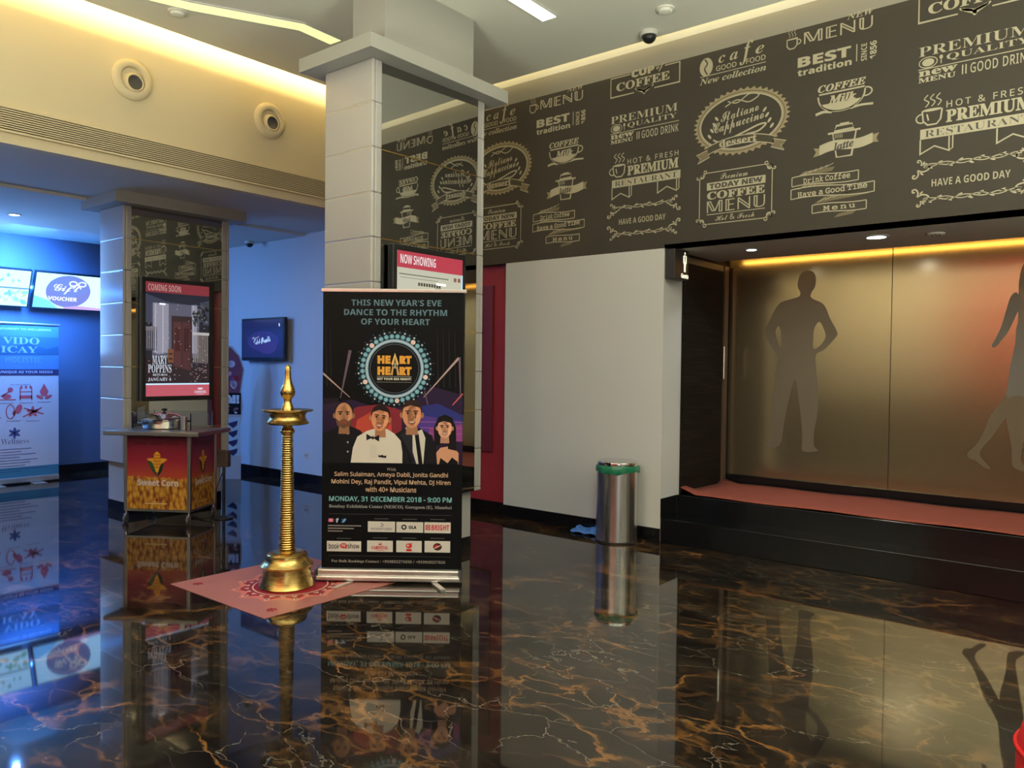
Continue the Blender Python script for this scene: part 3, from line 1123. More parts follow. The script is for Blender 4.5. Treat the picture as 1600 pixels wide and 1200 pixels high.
for k in range(46):
    a, c = R_.uniform(4.22, 4.40), R_.uniform(1.9, 2.12)
    p.ell(a, c, R_.uniform(.01, .028), R_.uniform(.008, .02), glow(*R_.choice(((38, 42, 40), (60, 64, 62), (34, 30, 40), (92, 94, 100)))), 5, 9, R_.uniform(0, 3))
for k in range(9):
    p.rect(4.235 + k * .019, 4.244 + k * .019, 1.5, 1.80, glow(150, 138, 132), 5)
p.rect(4.225, sx1, 1.79, 1.82, glow(190, 186, 184), 5)
p.rect(3.96, 4.02, 1.50, 1.64, glow(120, 78, 52), 6)
p.rect(3.97, 4.01, 1.53, 1.55, glow(60, 36, 26), 7); p.rect(3.97, 4.01, 1.58, 1.60, glow(60, 36, 26), 7)
p.poly([(sx0, 1.16), (sx1, 1.16), (sx1, 1.5), (4.2, 1.42), (3.9, 1.5), (sx0, 1.55)], glow(44, 28, 36), 6)
for k in range(70):
    p.ell(R_.uniform(sx0 + .02, sx1 - .02), R_.uniform(1.32, 2.10), .004, .004, glow(210, 205, 205), 8, 6)
for k in range(46):
    p.ell(R_.uniform(4.2, sx1 - .02), R_.uniform(1.30, 1.5), R_.uniform(.005, .014), .006, glow(*R_.choice(((110, 90, 96), (70, 58, 70), (150, 130, 130)))), 7, 7)
TW = glow(205, 212, 226)
p.text('Disney', 3.835, 3.915, 1.585, 1.605, TW, 'script', l=9)
p.text('MARY', 3.80, 3.955, 1.487, 1.572, TW, 'serif', l=9)
p.text('POPPINS', 3.757, 3.998, 1.398, 1.482, TW, 'serif', l=9)
p.text('RETURNS', 3.805, 3.955, 1.366, 1.388, TW, 'serif', l=9)
p.text('JANUARY 4', 3.757, 3.995, 1.312, 1.348, TW, 'serif', l=9)
p.rect(sx0, sx1, 1.160, 1.275, glow(200, 92, 108), 9)
p.rect(sx0, sx1, 1.275, 1.290, glow(190, 226, 250, 1.3), 9)
p.text('CARNIVAL', 4.245, 4.380, 1.186, 1.212, glow(240, 226, 240), 'sans', l=10)
p.text('CINEMAS', 4.265, 4.360, 1.170, 1.181, glow(226, 200, 220), 'sans', l=10)
p.ell(4.31, 1.232, .03, .010, glow(240, 226, 240), 10)
p.build('screen', cs, True)

# ---- now showing screen
ns = thing('display_screen', 'portrait display screen with a red now showing heading on the front pillar', 'screen', (4.18, 4.25, 1.11))
b = MB(); b.box(3.795, 4.562, 4.185, 4.245, 1.115, 2.372, BLACK, .006)
b.build('bezel', ns, True)
p = Print((0, 4.185, 0), (1, 0, 0))
p.rect(3.832, 4.520, 1.160, 2.328, glow(206, 206, 184), 0)
p.rect(3.832, 4.520, 2.208, 2.328, glow(196, 66, 82), 1)
p.text('NOW SHOWING', 3.862, 4.222, 2.238, 2.304, glow(250, 236, 236), 'sans', l=2)
p.rect(3.832, 4.520, 1.90, 2.02, glow(190, 204, 206), 1)
p.poly([(3.832, 1.95), (4.0, 2.06), (4.12, 2.03), (4.25, 2.10), (4.40, 2.04), (4.520, 2.10), (4.52, 1.90), (3.832, 1.90)], glow(160, 164, 150), 2)
p.rect(3.832, 4.52, 1.3, 1.91, glow(150, 176, 200), 1)
p.text('THIS WEEK AT THE CINEMA', 3.85, 4.34, 2.155, 2.172, glow(90, 90, 76), 'sans', l=3) if False else None
p.rect(3.85, 4.36, 2.158, 2.166, glow(120, 118, 98), 3)
p.rect(3.86, 4.25, 2.135, 2.140, glow(150, 148, 126), 3)
for k in range(9):
    p.rect(4.04 + k * .027, 4.06 + k * .027, 2.088, 2.112, glow(70, 66, 58), 3)
for k in range(2):
    p.rect(4.42 + k * .045, 4.45 + k * .045, 2.15, 2.18, glow(140, 96, 84), 3)
p.rect(4.23, 4.33, 2.108, 2.124, glow(255, 255, 255, 2.2), 4)
p.rect(4.505, 4.520, 1.275, 2.208, glow(188, 226, 250, 1.2), 4)
p.rect(3.832, 4.520, 1.160, 1.275, glow(198, 74, 92), 4)
p.build('screen', ns, True)

# ================================================================ ROLL UP BANNER (heart to heart)
ang = math.atan2(-.78, .61)
BO = (3.357, 4.41, 0)
bn = thing('rollup_banner', 'black roll-up banner for a New Years Eve concert in front of the front pillar', 'banner', BO, ang)
bu = Vector((.61, -.78, 0)).normalized()
b = MB()
b.box(-.028, .966, -.055, .075, .014, .052, ALU, .012); b.box(-.022, .960, -.042, .062, .048, .094, ALU, .012)
b.build('base_housing', bn)
for x in (-.030, .966):
    b = MB(); b.box(x - .006, x + .008, -.05, .07, .016, .090, GREYP, .004); b.build('end_cap', bn)
for x in (.205, .80):
    b = MB()
    b.prism([(x - .012, -.05, 0.0), (x + .03, -.05, 0.0), (x - .055, -.225, 0.0), (x - .085, -.205, 0.0)] if x < .5 else
            [(x - .03, -.05, 0.0), (x + .012, -.05, 0.0), (x + .085, -.205, 0.0), (x + .055, -.225, 0.0)], (0, 0, .014), ALU)
    b.build('foot', bn)
b = MB(); b.box(-.012, .990, -.004, .022, 2.000, 2.024, ALU, .004); b.build('top_rail', bn)
b = MB(); b.tube([(.48, .05, .09), (.48, .03, 2.0)], .009, ALU); b.build('support_pole', bn)
b = MB(); b.box(.0, .972, .006, .0075, .085, 2.005, mat('banner_black', (0.004, 0.004, 0.005), 0.45, spec=0.12)); b.build('fabric', bn)
nrm = bu.cross(Vector((0, 0, 1)))
p = Print(Vector(BO) - nrm * .0055, bu, lift=.0010, step=.0006)
# coloured stage light behind the singers
p.poly([(0.002, .80), (.97, .80), (.97, 1.30), (.75, 1.36), (.60, 1.22), (.40, 1.20), (.20, 1.26), (0.002, 1.22)], ink(38, 24, 52), 0)
p.poly([(.10, .95), (.55, .95), (.55, 1.19), (.40, 1.23), (.24, 1.21), (.14, 1.15)], ink(120, 38, 48), 1)
p.poly([(.22, .98), (.48, .98), (.48, 1.14), (.34, 1.18), (.24, 1.12)], ink(170, 66, 52), 2)
p.poly([(.60, .98), (.97, .98), (.97, 1.16), (.80, 1.22), (.66, 1.20)], ink(74, 52, 128), 1)
p.poly([(.66, 1.16), (.97, 1.12), (.97, 1.16), (.80, 1.24), (.68, 1.22)], ink(40, 44, 110), 2)
p.poly([(.74, .98), (.97, .98), (.97, 1.10), (.74, 1.07)], ink(128, 60, 118), 2)
for y in (1.03, 1.07, 1.11):
    p.rect(.68, .97, y, y + .004, ink(150, 90, 150), 3)
BEAM = ink(168, 142, 140)
BEAM2 = ink(96, 78, 92)
p.line([(.002, 1.44), (.19, 1.275)], [.012, .004], BEAM, 3)
p.line([(.125, 1.27), (.19, 1.60)], [.006, .022], BEAM2, 3)
p.line([(.70, 1.28), (.94, 1.555)], [.004, .016], BEAM, 3)
p.line([(.955, 1.28), (.945, 1.56)], [.006, .014], BEAM2, 3)
p.line([(.70, 1.35), (.73, 1.23)], [.004, .008], BEAM2, 3)
p.line([(.90, 1.23), (.97, 1.31)], [.006, .010], ink(190, 90, 90), 3)
for x in (.03, .06, .80, .84, .88, .92):
    p.line([(x, 1.35), (x - .01, 1.75)], [.010, .004], ink(30, 24, 30), 1)
for y in range(10):
    p.rect(.004 + y * .011, .008 + y * .011, 1.19, 1.27, ink(52, 40, 58), 2)
p.build('stage_print', bn, True)
p = Print(Vector(BO) - nrm * .0055, bu, lift=.0010, step=.0006)
TEAL = ink(92, 118, 132)
p.text("THIS NEW YEAR'S EVE", .196, .816, 1.908, 1.950, TEAL, 'sans', l=2)
p.text('DANCE TO THE RHYTHM', .146, .856, 1.842, 1.884, TEAL, 'sans', l=2)
p.text('OF YOUR HEART', .264, .738, 1.778, 1.820, TEAL, 'sans', l=2)
cx, cy = .497, 1.477
p.ell(cx, cy, .262, .262, ink(8, 16, 26), 3, 48)
for k in range(36):
    a = 2 * math.pi * (k + .5) / 36
    m_ = ink(224, 196, 190) if k in (5, 13, 20, 27, 34) else ink(94, 140, 160)
    p.ell(cx + .222 * math.cos(a), cy + .222 * math.sin(a), .0165, .0165, m_, 4, 14)
    p.ell(cx + .222 * math.cos(a), cy + .222 * math.sin(a), .010, .010, m_ if k in (5, 13, 20, 27, 34) else ink(124, 172, 188), 5, 10)
for k in range(44):
    a = 2 * math.pi * k / 44
    p.ell(cx + .250 * math.cos(a), cy + .250 * math.sin(a), .0062, .0062, ink(190, 196, 204) if k % 2 else ink(84, 108, 130), 4, 10)
    if k % 2:
        p.ell(cx + .272 * math.cos(a), cy + .272 * math.sin(a), .0040, .0040, ink(72, 92, 110), 4, 8)
p.ring(cx, cy, .192, .192, .022, ink(132, 156, 178), 4)
p.ring(cx, cy, .192, .192, .006, ink(186, 200, 212), 5)
p.ell(cx, cy, .174, .174, ink(6, 6, 8), 5, 48)
p.ring(cx, cy, .168, .168, .003, ink(90, 100, 116), 6)
ORG = ink(214, 150, 62)
for (y0, y1, s) in ((1.510, 1.566, 1), (1.432, 1.490, 1)):
    p.text('HE', .380, .470, y0, y1, ORG, 'sans', .035, l=7)
    p.text('RT', .532, .615, y0, y1, ORG, 'sans', .035, l=7)
p.line([(.478, 1.432), (.500, 1.566), (.524, 1.432)], .014, ink(200, 152, 92), 7)
p.line([(.480, 1.505), (.500, 1.575), (.522, 1.505)], .010, ink(240, 190, 110), 8)
p.ell(.501, 1.497, .017, .017, ink(10, 10, 10), 9, 18); p.ring(.501, 1.497, .017, .017, .003, ink(220, 200, 170), 10, 18)
p.text('2', .494, .508, 1.487, 1.507, ink(230, 220, 200), 'sans', l=11)
p.rect(.376, .616, 1.4215, 1.4235, ink(190, 190, 186), 7)
p.text('GET YOUR BIG NIGHT!', .378, .614, 1.398, 1.414, ink(220, 216, 206), 'sans', .01, l=7)
p.rect(.376, .616, 1.3825, 1.3845, ink(150, 150, 146), 7)


def portrait(p, cx, hy, r, skin, hair, l, long=False, bald=False, beard=False, tilt=0.0):
    sk = ink(*skin); sh = ink(*[int(c * .80) for c in skin]); dk = ink(*hair); hi = ink(*[min(255, int(c * 1.10)) for c in skin])
    e = lambda x, y, rx, ry, m, ll: p.ell(cx + (x * math.cos(tilt) - y * math.sin(tilt)) * r, hy + (x * math.sin(tilt) + y * math.cos(tilt)) * r, rx * r, ry * r, m, l + ll, 20, tilt)
    if long:
        p.poly([(cx - 1.15 * r, hy - 2.1 * r), (cx - 1.25 * r, hy), (cx - .75 * r, hy + 1.25 * r), (cx, hy + 1.55 * r), (cx + .85 * r, hy + 1.2 * r), (cx + 1.30 * r, hy), (cx + 1.35 * r, hy - 2.6 * r), (cx + .4 * r, hy - 2.4 * r), (cx + .3 * r, hy - 1 * r), (cx - .5 * r, hy - 1.2 * r), (cx - .6 * r, hy - 2.0 * r)], dk, l - 1)
    p.poly([(cx - .42 * r, hy - .6 * r), (cx + .45 * r, hy - .6 * r), (cx + .55 * r, hy - 1.75 * r), (cx - .5 * r, hy - 1.75 * r)], sh, l)
    e(-.88, -.05, .16, .26, sh, 0); e(.88, -.05, .16, .26, sh, 0)
    if not long:
        e(0, .32, .90, .95, dk, 0)
    e(0, 0, .82, 1.16, sk, 1)
    e(.12, -.05, .60, .95, hi, 2)
    e(0, -.02, .40, 1.0, sk, 2)
    if not bald:
        p.poly([(cx + math.cos(t) * .86 * r - math.sin(tilt) * .3 * r, hy + (.42 + .88 * math.sin(t)) * r) for t in [i * math.pi / 12 for i in range(13)]] + [(cx - .62 * r, hy + .62 * r), (cx - .1 * r, hy + .80 * r), (cx + .62 * r, hy + .62 * r)], dk, l + 3)
    if beard:
        p.poly([(cx - .80 * r, hy - .25 * r), (cx - .62 * r, hy - .95 * r), (cx, hy - 1.22 * r), (cx + .62 * r, hy - .95 * r), (cx + .80 * r, hy - .25 * r), (cx + .45 * r, hy - .55 * r), (cx, hy - .42 * r), (cx - .45 * r, hy - .55 * r)], ink(*[int(c * .55) for c in skin]), l + 3)
    for s in (-1, 1):
        e(.34 * s, .12, .19, .085, sh, 4)
        e(.34 * s, .10, .15, .060, ink(150, 128, 116), 4)
        e(.34 * s, .12, .085, .085, ink(30, 20, 18), 5)
        e(.34 * s, .30, .25, .055, dk, 4)
    e(.0, -.18, .09, .30, sh, 4); e(0, -.40, .20, .075, ink(*[int(c * .66) for c in skin]), 5)
    e(0, -.68, .34, .085, ink(140, 66, 60), 4)
    if not beard:
        e(0, -.655, .27, .045, ink(232, 222, 212), 5)


p.build('headline_and_logo', bn, True)
p = Print(Vector(BO) - nrm * .0055, bu, lift=.0010, step=.0006)
SUIT = ink(20, 20, 25); SUITL = ink(34, 34, 42)
# singer in a dark shirt
p.poly([(.004, .80), (.004, 1.02), (.05, 1.045), (.12, 1.075), (.20, 1.075), (.265, 1.048), (.30, 1.00), (.30, .80)], SUIT, 5)
p.poly([(.135, 1.075), (.165, 1.055), (.195, 1.075), (.19, 1.035), (.165, 1.02), (.14, 1.035)], SUITL, 6)
for y in (1.025, .965, .90):
    p.ell(.178, y, .006, .006, ink(190, 180, 170), 6, 10)
portrait(p, .150, 1.152, .074, (176, 122, 92), (34, 26, 26), 7, bald=True, beard=True)
# singer in a tall dark suit
p.poly([(.49, .80), (.50, 1.02), (.57, 1.065), (.62, 1.085), (.68, 1.065), (.76, 1.02), (.79, .93), (.80, .80)], SUIT, 5)
p.poly([(.575, 1.075), (.625, 1.03), (.69, 1.06), (.715, 1.00), (.70, .80), (.66, .80)], ink(206, 198, 188), 6)
p.poly([(.640, 1.03), (.668, 1.03), (.700, .80), (.672, .80)], ink(16, 16, 20), 7)
p.poly([(.625, 1.055), (.60, 1.075), (.54, 1.02), (.655, .81), (.665, .80), (.63, .80)], SUITL, 7)
portrait(p, .620, 1.162, .080, (192, 132, 100), (44, 30, 26), 8)
# woman with long dark hair
p.poly([(.80, .80), (.79, .90), (.82, .935), (.90, .95), (.945, .90), (.945, .80)], ink(196, 140, 112), 5)
p.poly([(.805, .80), (.82, .865), (.87, .83), (.90, .87), (.94, .84), (.945, .80)], ink(14, 14, 16), 6)
portrait(p, .848, 1.072, .060, (214, 156, 128), (18, 14, 16), 9, long=True)
# singer in a white dinner shirt and bow tie
WS = ink(214, 204, 192)
p.poly([(.200, .825), (.215, .93), (.245, 1.005), (.31, 1.045), (.36, 1.06), (.45, 1.06), (.50, 1.03), (.545, .98), (.557, .90), (.557, .825)], WS, 12)
p.poly([(.385, 1.02), (.42, 1.00), (.445, 1.05), (.41, 1.02)], ink(180, 170, 160), 13)
for k in range(8):
    p.rect(.335 + k * .006, .337 + k * .006, .86, .95, ink(196, 186, 176), 13)
for s in (-1, 1):
    p.poly([(.352, 1.000), (.352 + s * .044, 1.022 - s * .004), (.352 + s * .044, .976 - s * .004)], ink(26, 22, 26), 14)
p.ell(.352, .999, .010, .012, ink(44, 40, 44), 15, 10)
p.poly([(.390, .866), (.445, .860), (.447, .878), (.43, .874), (.42, .882), (.40, .876), (.392, .884)], ink(30, 26, 28), 14)
portrait(p, .402, 1.132, .074, (200, 134, 100), (30, 22, 22), 14, tilt=-.12)
p.build('portrait_print', bn, True)
p = Print(Vector(BO) - nrm * .0055, bu, lift=.0010, step=.0006)
p.rect(0.002, .970, .09, .822, mat('banner_black'), 16)
CRM = ink(196, 160, 132)
p.text('With', .450, .515, .772, .792, ink(140, 126, 116), 'serif', l=17)
p.text('Salim Sulaiman, Ameya Dabli, Jonita Gandhi', .088, .874, .722, .762, CRM, 'thin', .012, l=17)
p.text('Mohini Dey, Raj Pandit, Vipul Mehta, DJ Hiren', .068, .892, .670, .711, CRM, 'thin', .012, l=17)
p.text('with 40+ Musicians', .304, .656, .624, .660, CRM, 'thin', .012, l=17)
p.text('MONDAY, 31 DECEMBER 2018 - 9:00 PM', .052, .902, .552, .592, ink(126, 178, 186), 'thin', .014, l=17)
p.text('Bombay Exhibition Center (NESCO), Goregaon (E), Mumbai', .052, .902, .506, .534, ink(150, 146, 146), 'serif', l=17)
RULE = ink(74, 72, 74)
p.rect(.052, .902, .468, .470, RULE, 17); p.rect(.052, .902, .178, .180, RULE, 17)
p.rect(.048, .084, .412, .436, ink(196, 84, 120), 17); p.ring(.066, .424, .008, .008, .003, ink(240, 220, 226), 18, 14)
p.text('f', .100, .120, .408, .438, ink(170, 190, 220), 'sans', .03, l=17)
p.poly([(.138, .412), (.150, .420), (.140, .432), (.152, .428), (.160, .438), (.168, .434), (.174, .434), (.168, .424), (.158, .411), (.146, .408)], ink(96, 150, 210), 17)
for k, x1_ in enumerate((.278, .228, .150)):
    n_ = 22 if k == 0 else (17 if k == 1 else 11)
    for q in range(n_):
        xx = .046 + (x1_ - .046) * q / n_
        p.rect(xx, xx + (x1_ - .046) / n_ * .7, .383 - k * .019, .391 - k * .019, ink(150, 140, 136), 17)
p.build('event_lettering', bn, True)
p = Print(Vector(BO) - nrm * .0055, bu, lift=.0010, step=.0006)
PAPER = ink(206, 198, 190)
RED = ink(188, 46, 46)
for (x0, x1, y0, y1) in ((.323, .511, .347, .420), (.520, .706, .346, .419), (.714, .896, .345, .420), (.039, .277, .208, .280), (.319, .497, .209, .287), (.521, .697, .209, .289), (.717, .894, .211, .290)):
    p.rect(x0, x1, y0, y1, PAPER, 17)
    p.rect((x0 + x1) / 2 - .05, (x0 + x1) / 2 + .05, y1 + .016, y1 + .021, ink(86, 82, 82), 17)
p.text('AVVENTURES', .342, .492, .360, .376, ink(120, 106, 130), 'sans', l=18)
p.arc(.416, .396, .012, .010, -120, 120, .004, ink(60, 60, 80), 18)
p.ring(.573, .383, .014, .014, .009, ink(14, 14, 14), 18, 20)
p.text('OLA', .606, .660, .371, .394, ink(14, 14, 14), 'sans', .02, l=18)
p.text('BRIGHT', .764, .886, .364, .402, RED, 'sans', .008, l=18)
p.rect(.723, .756, .366, .401, RED, 18); p.ring(.7395, .3835, .009, .010, .004, PAPER, 19, 16)
p.text('book', .052, .125, .226, .266, ink(40, 36, 36), 'thin', .01, l=19)
p.ell(.155, .248, .026, .018, RED, 18); p.poly([(.140, .236), (.178, .226), (.172, .244)], RED, 18)
p.text('my', .139, .172, .236, .258, PAPER, 'sansi', l=20)
p.text('show', .183, .266, .230, .266, ink(40, 36, 36), 'thin', .01, l=19)
p.text('CARNIVAL', .350, .466, .228, .250, RED, 'serif', .02, l=18)
p.text('CINEMAS', .385, .440, .217, .225, RED, 'sans', l=18)
p.poly([(.396, .256), (.402, .274), (.408, .262), (.416, .276), (.420, .256)], RED, 18)
p.ell(.609, .254, .022, .017, RED, 18); p.ell(.602, .256, .008, .006, PAPER, 19); p.poly([(.605, .266), (.633, .276), (.626, .264)], RED, 19)
p.rect(.590, .628, .217, .233, RED, 18)
p.ell(.806, .250, .030, .026, ink(60, 34, 34), 18); p.ell(.800, .252, .016, .012, RED, 19); p.line([(.782, .238), (.830, .262)], .005, PAPER, 20)
p.build('sponsor_logos', bn, True)
p = Print(Vector(BO) - nrm * .0055, bu, lift=.0010, step=.0006)
p.text('For Bulk Bookings Contact : +919821271656 / +919920227826', .072, .860, .128, .152, ink(150, 140, 132), 'serif', l=17)
p.build('contact_line', bn, True)

# ================================================================ BRASS LAMP on its mat
fm = thing('floor_mat', 'pink square floor mat with a dark red rangoli ring under the brass lamp', 'mat', (3.165, 4.53, 0))
b = MB(); b.box(2.632, 3.70, 3.99, 5.095, 0.0, .003, PINK)
b.build('vinyl_sheet', fm, True)
p = Print((3.15, 4.47, 0.003), (1, 0, 0), (0, 1, 0), lift=.0006, step=.0005)
DR = ink(138, 34, 42); CRW = ink(206, 178, 160); PK = ink(196, 110, 98)


def star(r0, r1, n, ph=0.0, sub=6):
    pts = []
    for k in range(n * sub):
        a = 2 * math.pi * k / (n * sub) + ph
        f = abs(((k % sub) / sub) * 2 - 1)
        r = r0 + (r1 - r0) * (f ** 1.6)
        pts.append((r * math.cos(a), r * math.sin(a)))
    return pts


p.poly(star(.33, .395, 12), PK, 0)
p.poly(star(.290, .355, 12), DR, 1)
p.ring(0, 0, .245, .245, .010, CRW, 2)
for k in range(24):
    a = 2 * math.pi * k / 24
    for q in range(5):
        a2 = a + (q - 2) * .022
        p.ell((.275 + .008 * (2 - abs(q - 2))) * math.cos(a2), (.275 + .008 * (2 - abs(q - 2))) * math.sin(a2), .010, .005, CRW, 3, 8, a2 + (q - 2) * .4)
for k in range(12):
    a = 2 * math.pi * k / 12
    p.ell(.345 * math.cos(a), .345 * math.sin(a), .026, .014, CRW, 3, 14, a)
    p.ell(.345 * math.cos(a), .345 * math.sin(a), .016, .007, ink(70, 44, 40), 4, 10, a)
for sx in (-1, 1):
    for sy in (-1, 1):
        for q in range(6):
            a = q * math.pi / 3
            p.ell(.41 * sx + .022 * math.cos(a) + .015, .43 * sy + .06 + .022 * math.sin(a), .016, .008, DR, 1, 10, a)
p.build('rangoli_pattern', fm, True)

lp = thing('oil_lamp', 'tall brass oil lamp with a ribbed column standing on the pink mat', 'lamp', (3.124, 4.478, .004))
k_ = .001332


def prof(rows):
    return [(r * k_, (1155 - z) * k_) for r, z in rows]


MB().lathe(prof([(0, 1154), (134, 1154), (138, 1148), (134, 1140), (126, 1120), (119, 1085), (116, 1062), (116, 1056), (130, 1050), (131, 1044), (122, 1036), (108, 1022), (101, 1005), (100, 992), (92, 984), (60, 980), (40, 976), (0, 976)]), BRASS, seg=64).build('base', lp)
rows = [(44, 980), (44, 970)]
n = 50
for i in range(n):
    z = 968 - (968 - 392) * i / n
    h = (968 - 392) / n
    r = 40 - 13 * ((968 - z) / (968 - 392)) ** 0.8
    rows += [(r - 6.5, z), (r + 0.5, z - h * .22), (r + 2, z - h * .5), (r + 0.5, z - h * .78)]
rows += [(25, 390), (27, 384), (33, 380), (36, 372), (34, 364), (28, 358), (24, 350), (23, 338), (0, 338)]
MB().lathe(prof(rows), BRASS, seg=40).build('column', lp)
MB().lathe(prof([(0, 338), (90, 337), (104, 332), (106, 326), (96, 316), (88, 303), (88, 288), (96, 276), (122, 270), (128, 264), (124, 260), (96, 266), (60, 270), (0, 270)]), BRASS, seg=64).build('oil_dish', lp)
MB().lathe(prof([(34, 270), (33, 262), (28, 245), (22, 230), (18, 216), (20, 206), (30, 196), (36, 182), (37, 170), (34, 156), (27, 140), (21, 122), (17, 100), (15, 70), (15, 52), (11, 42), (5, 36), (0, 35)]), BRASS, seg=40).build('finial', lp)

# ================================================================ BIN and blue sheet
bi = thing('waste_bin', 'brushed steel waste bin with a green liner against the white wall', 'bin', (5.83, 3.545, 0))
MB().lathe([(0, .012), (.178, .012), (.178, .635)], STEEL, seg=64).build('body', bi)
MB().lathe([(0, 0), (.182, 0), (.184, .006), (.182, .016), (.178, .018)], BLACK, seg=64).build('base_ring', bi)
b = MB()
vs = []
seg = 72
profl = [(.179, .600), (.188, .606), (.190, .630), (.186, .655), (.178, .662)]
for i in range(seg):
    a = 2 * math.pi * i / seg
    w1 = .004 * math.sin(a * 5) + .003 * math.sin(a * 11 + 1); w2 = .008 * math.sin(a * 3 + .5) + .004 * math.sin(a * 8)
    for j, (r, z) in enumerate(profl):
        vs.append(((r + w1 * (1 if j in (1, 2, 3) else 0)) * math.cos(a), (r + w1 * (1 if j in (1, 2, 3) else 0)) * math.sin(a), z + (w2 if j < 2 else 0)))
b.add(vs, [(i * 5 + j, ((i + 1) % seg) * 5 + j, ((i + 1) % seg) * 5 + j + 1, i * 5 + j + 1) for i in range(seg) for j in range(4)], GREEN, True)
b.build('bin_liner', bi)
MB().lathe([(.174, .655), (.177, .660), (.179, .680), (.176, .692), (.168, .697), (.160, .694), (.05, .700), (0, .700)], CHROME, seg=64).build('lid', bi)
b = MB()
gx, gy = 8, 6
vs = []
for i in range(gx + 1):
    for j in range(gy + 1):
        u_, v_ = i / gx, j / gy
        x = 5.885 - .06 + .17 * v_ + .012 * math.sin(i * 1.7); y = 3.745 + .29 * u_ + .012 * math.sin(j * 2.1)
        z = .004 + .085 * v_ * (0.55 + .45 * math.sin(u_ * 5.0 + 1.0)) + .018 * abs(math.sin(i * 2.3 + j * 1.1))
        vs.append((min(x, 6.005), y, z))
b.add(vs, [(i * (gy + 1) + j, (i + 1) * (gy + 1) + j, (i + 1) * (gy + 1) + j + 1, i * (gy + 1) + j + 1) for i in range(gx) for j in range(gy)], BLUEBAG)
o = b.build('plastic_bag')
sm_ = o.modifiers.new('thick', 'SOLIDIFY'); sm_.thickness = .003
tag(o, 'crumpled blue plastic bag on the floor beside the steel bin', 'bag')

# ================================================================ RESTROOM RECESS
cp = MB()
NX, NY = 10, 40
vs = []
for j in range(NY + 1):
    y = 3.20 - 5.7 * j / NY
    for i in range(NX + 1):
        x = 6.34 + .955 * i / NX
        z = .386 + .004 * math.sin(j * .9 + i * .5)
        e = max(0, (y - 3.06) / .14)
        z += .055 * e * e * (1 if i < 2 else (.6 if i > 8 else .08))
        vs.append((x, y, z))
cp.add(vs, [(j * (NX + 1) + i, j * (NX + 1) + i + 1, (j + 1) * (NX + 1) + i + 1, (j + 1) * (NX + 1) + i) for j in range(NY) for i in range(NX)], CARPET, True)
o = cp.build('carpet_runner')
sm_ = o.modifiers.new('thick', 'SOLIDIFY'); sm_.thickness = .006; sm_.offset = 0
tag(o, 'faded red carpet runner lying on the top granite step', 'carpet')

d1 = MB(); d1.box(6.37, 7.19, 3.205, 3.229, .385, 2.44, WOOD, .002)
door = d1.build('door_1'); door['kind'] = 'structure'
b = MB(); b.tube([(7.10, 3.150, 1.405), (7.10, 3.150, 1.715)], .0115, CHROME)
b.tube([(7.10, 3.150, 1.47), (7.10, 3.206, 1.47)], .008, CHROME); b.tube([(7.10, 3.150, 1.655), (7.10, 3.206, 1.655)], .008, CHROME)
b.build('door_handle', door)
b = MB(); b.box(7.215, 7.30, 3.20, 3.229, .376, 2.50, mat('copper_jamb', (0.10, 0.06, 0.04), 0.35)); b.box(6.36, 7.20, 3.21, 3.229, 2.445, 2.50, GREYP)
struct('trim_3', b)

pan = []
for (y0, y1, lab) in ((1.732, 3.21, 'bronze frosted wall panel printed with a standing man silhouette'), (-0.60, 1.726, 'bronze frosted wall panel printed with a walking woman silhouette'), (-2.58, -.606, 'plain bronze frosted wall panel at the far right of the restroom recess')):
    t = thing('frosted_panel', lab, 'wall panel', (7.35, (y0 + y1) / 2, .465), group='bronze panels of the restroom recess')
    b = MB(); b.box(7.35, 7.362, y0, y1, .466, 2.78, GLASSP); b.build('glass_sheet', t, True)
    pan.append(t)
b = MB(); b.box(7.363, 7.42, -2.6, 3.23, .375, 2.80, BLACKM)
struct('wall_panel_backing', b)
p = Print((7.35, 0, 0), lift=.0015)


def smooth_poly(ctrl, n=5):
    out = []
    N_ = len(ctrl)
    for i in range(N_):
        p0, p1, p2, p3 = ctrl[(i - 1) % N_], ctrl[i], ctrl[(i + 1) % N_], ctrl[(i + 2) % N_]
        for k in range(n):
            t = k / n
            out.append(tuple(0.5 * ((2 * p1[j]) + (-p0[j] + p2[j]) * t + (2 * p0[j] - 5 * p1[j] + 4 * p2[j] - p3[j]) * t * t + (-p0[j] + 3 * p1[j] - 3 * p2[j] + p3[j]) * t ** 3) for j in (0, 1)))
    return out


man = [(-2.455, 2.422), (-2.405, 2.405), (-2.380, 2.35), (-2.385, 2.27), (-2.412, 2.225), (-2.425, 2.185), (-2.40, 2.155), (-2.325, 2.118), (-2.285, 2.07), (-2.245, 1.97), (-2.180, 1.845),
       (-2.200, 1.79), (-2.29, 1.69), (-2.355, 1.655), (-2.368, 1.60), (-2.352, 1.45), (-2.335, 1.25), (-2.345, 1.08), (-2.370, .92), (-2.365, .80), (-2.33, .755), (-2.47, .745), (-2.475, .85),
       (-2.490, 1.05), (-2.520, 1.25), (-2.550, 1.41), (-2.600, 1.25), (-2.645, 1.02), (-2.665, .85), (-2.70, .77), (-2.80, .755), (-2.795, .82), (-2.775, 1.0), (-2.762, 1.25), (-2.735, 1.48), (-2.713, 1.62),
       (-2.74, 1.66), (-2.815, 1.77), (-2.845, 1.87), (-2.80, 1.98), (-2.755, 2.07), (-2.70, 2.135), (-2.60, 2.165), (-2.53, 2.185), (-2.520, 2.225), (-2.545, 2.28), (-2.535, 2.36), (-2.505, 2.408)]
holeL = [(-2.722, 1.915), (-2.745, 1.86), (-2.725, 1.77), (-2.693, 1.705), (-2.690, 1.80), (-2.700, 1.88)]
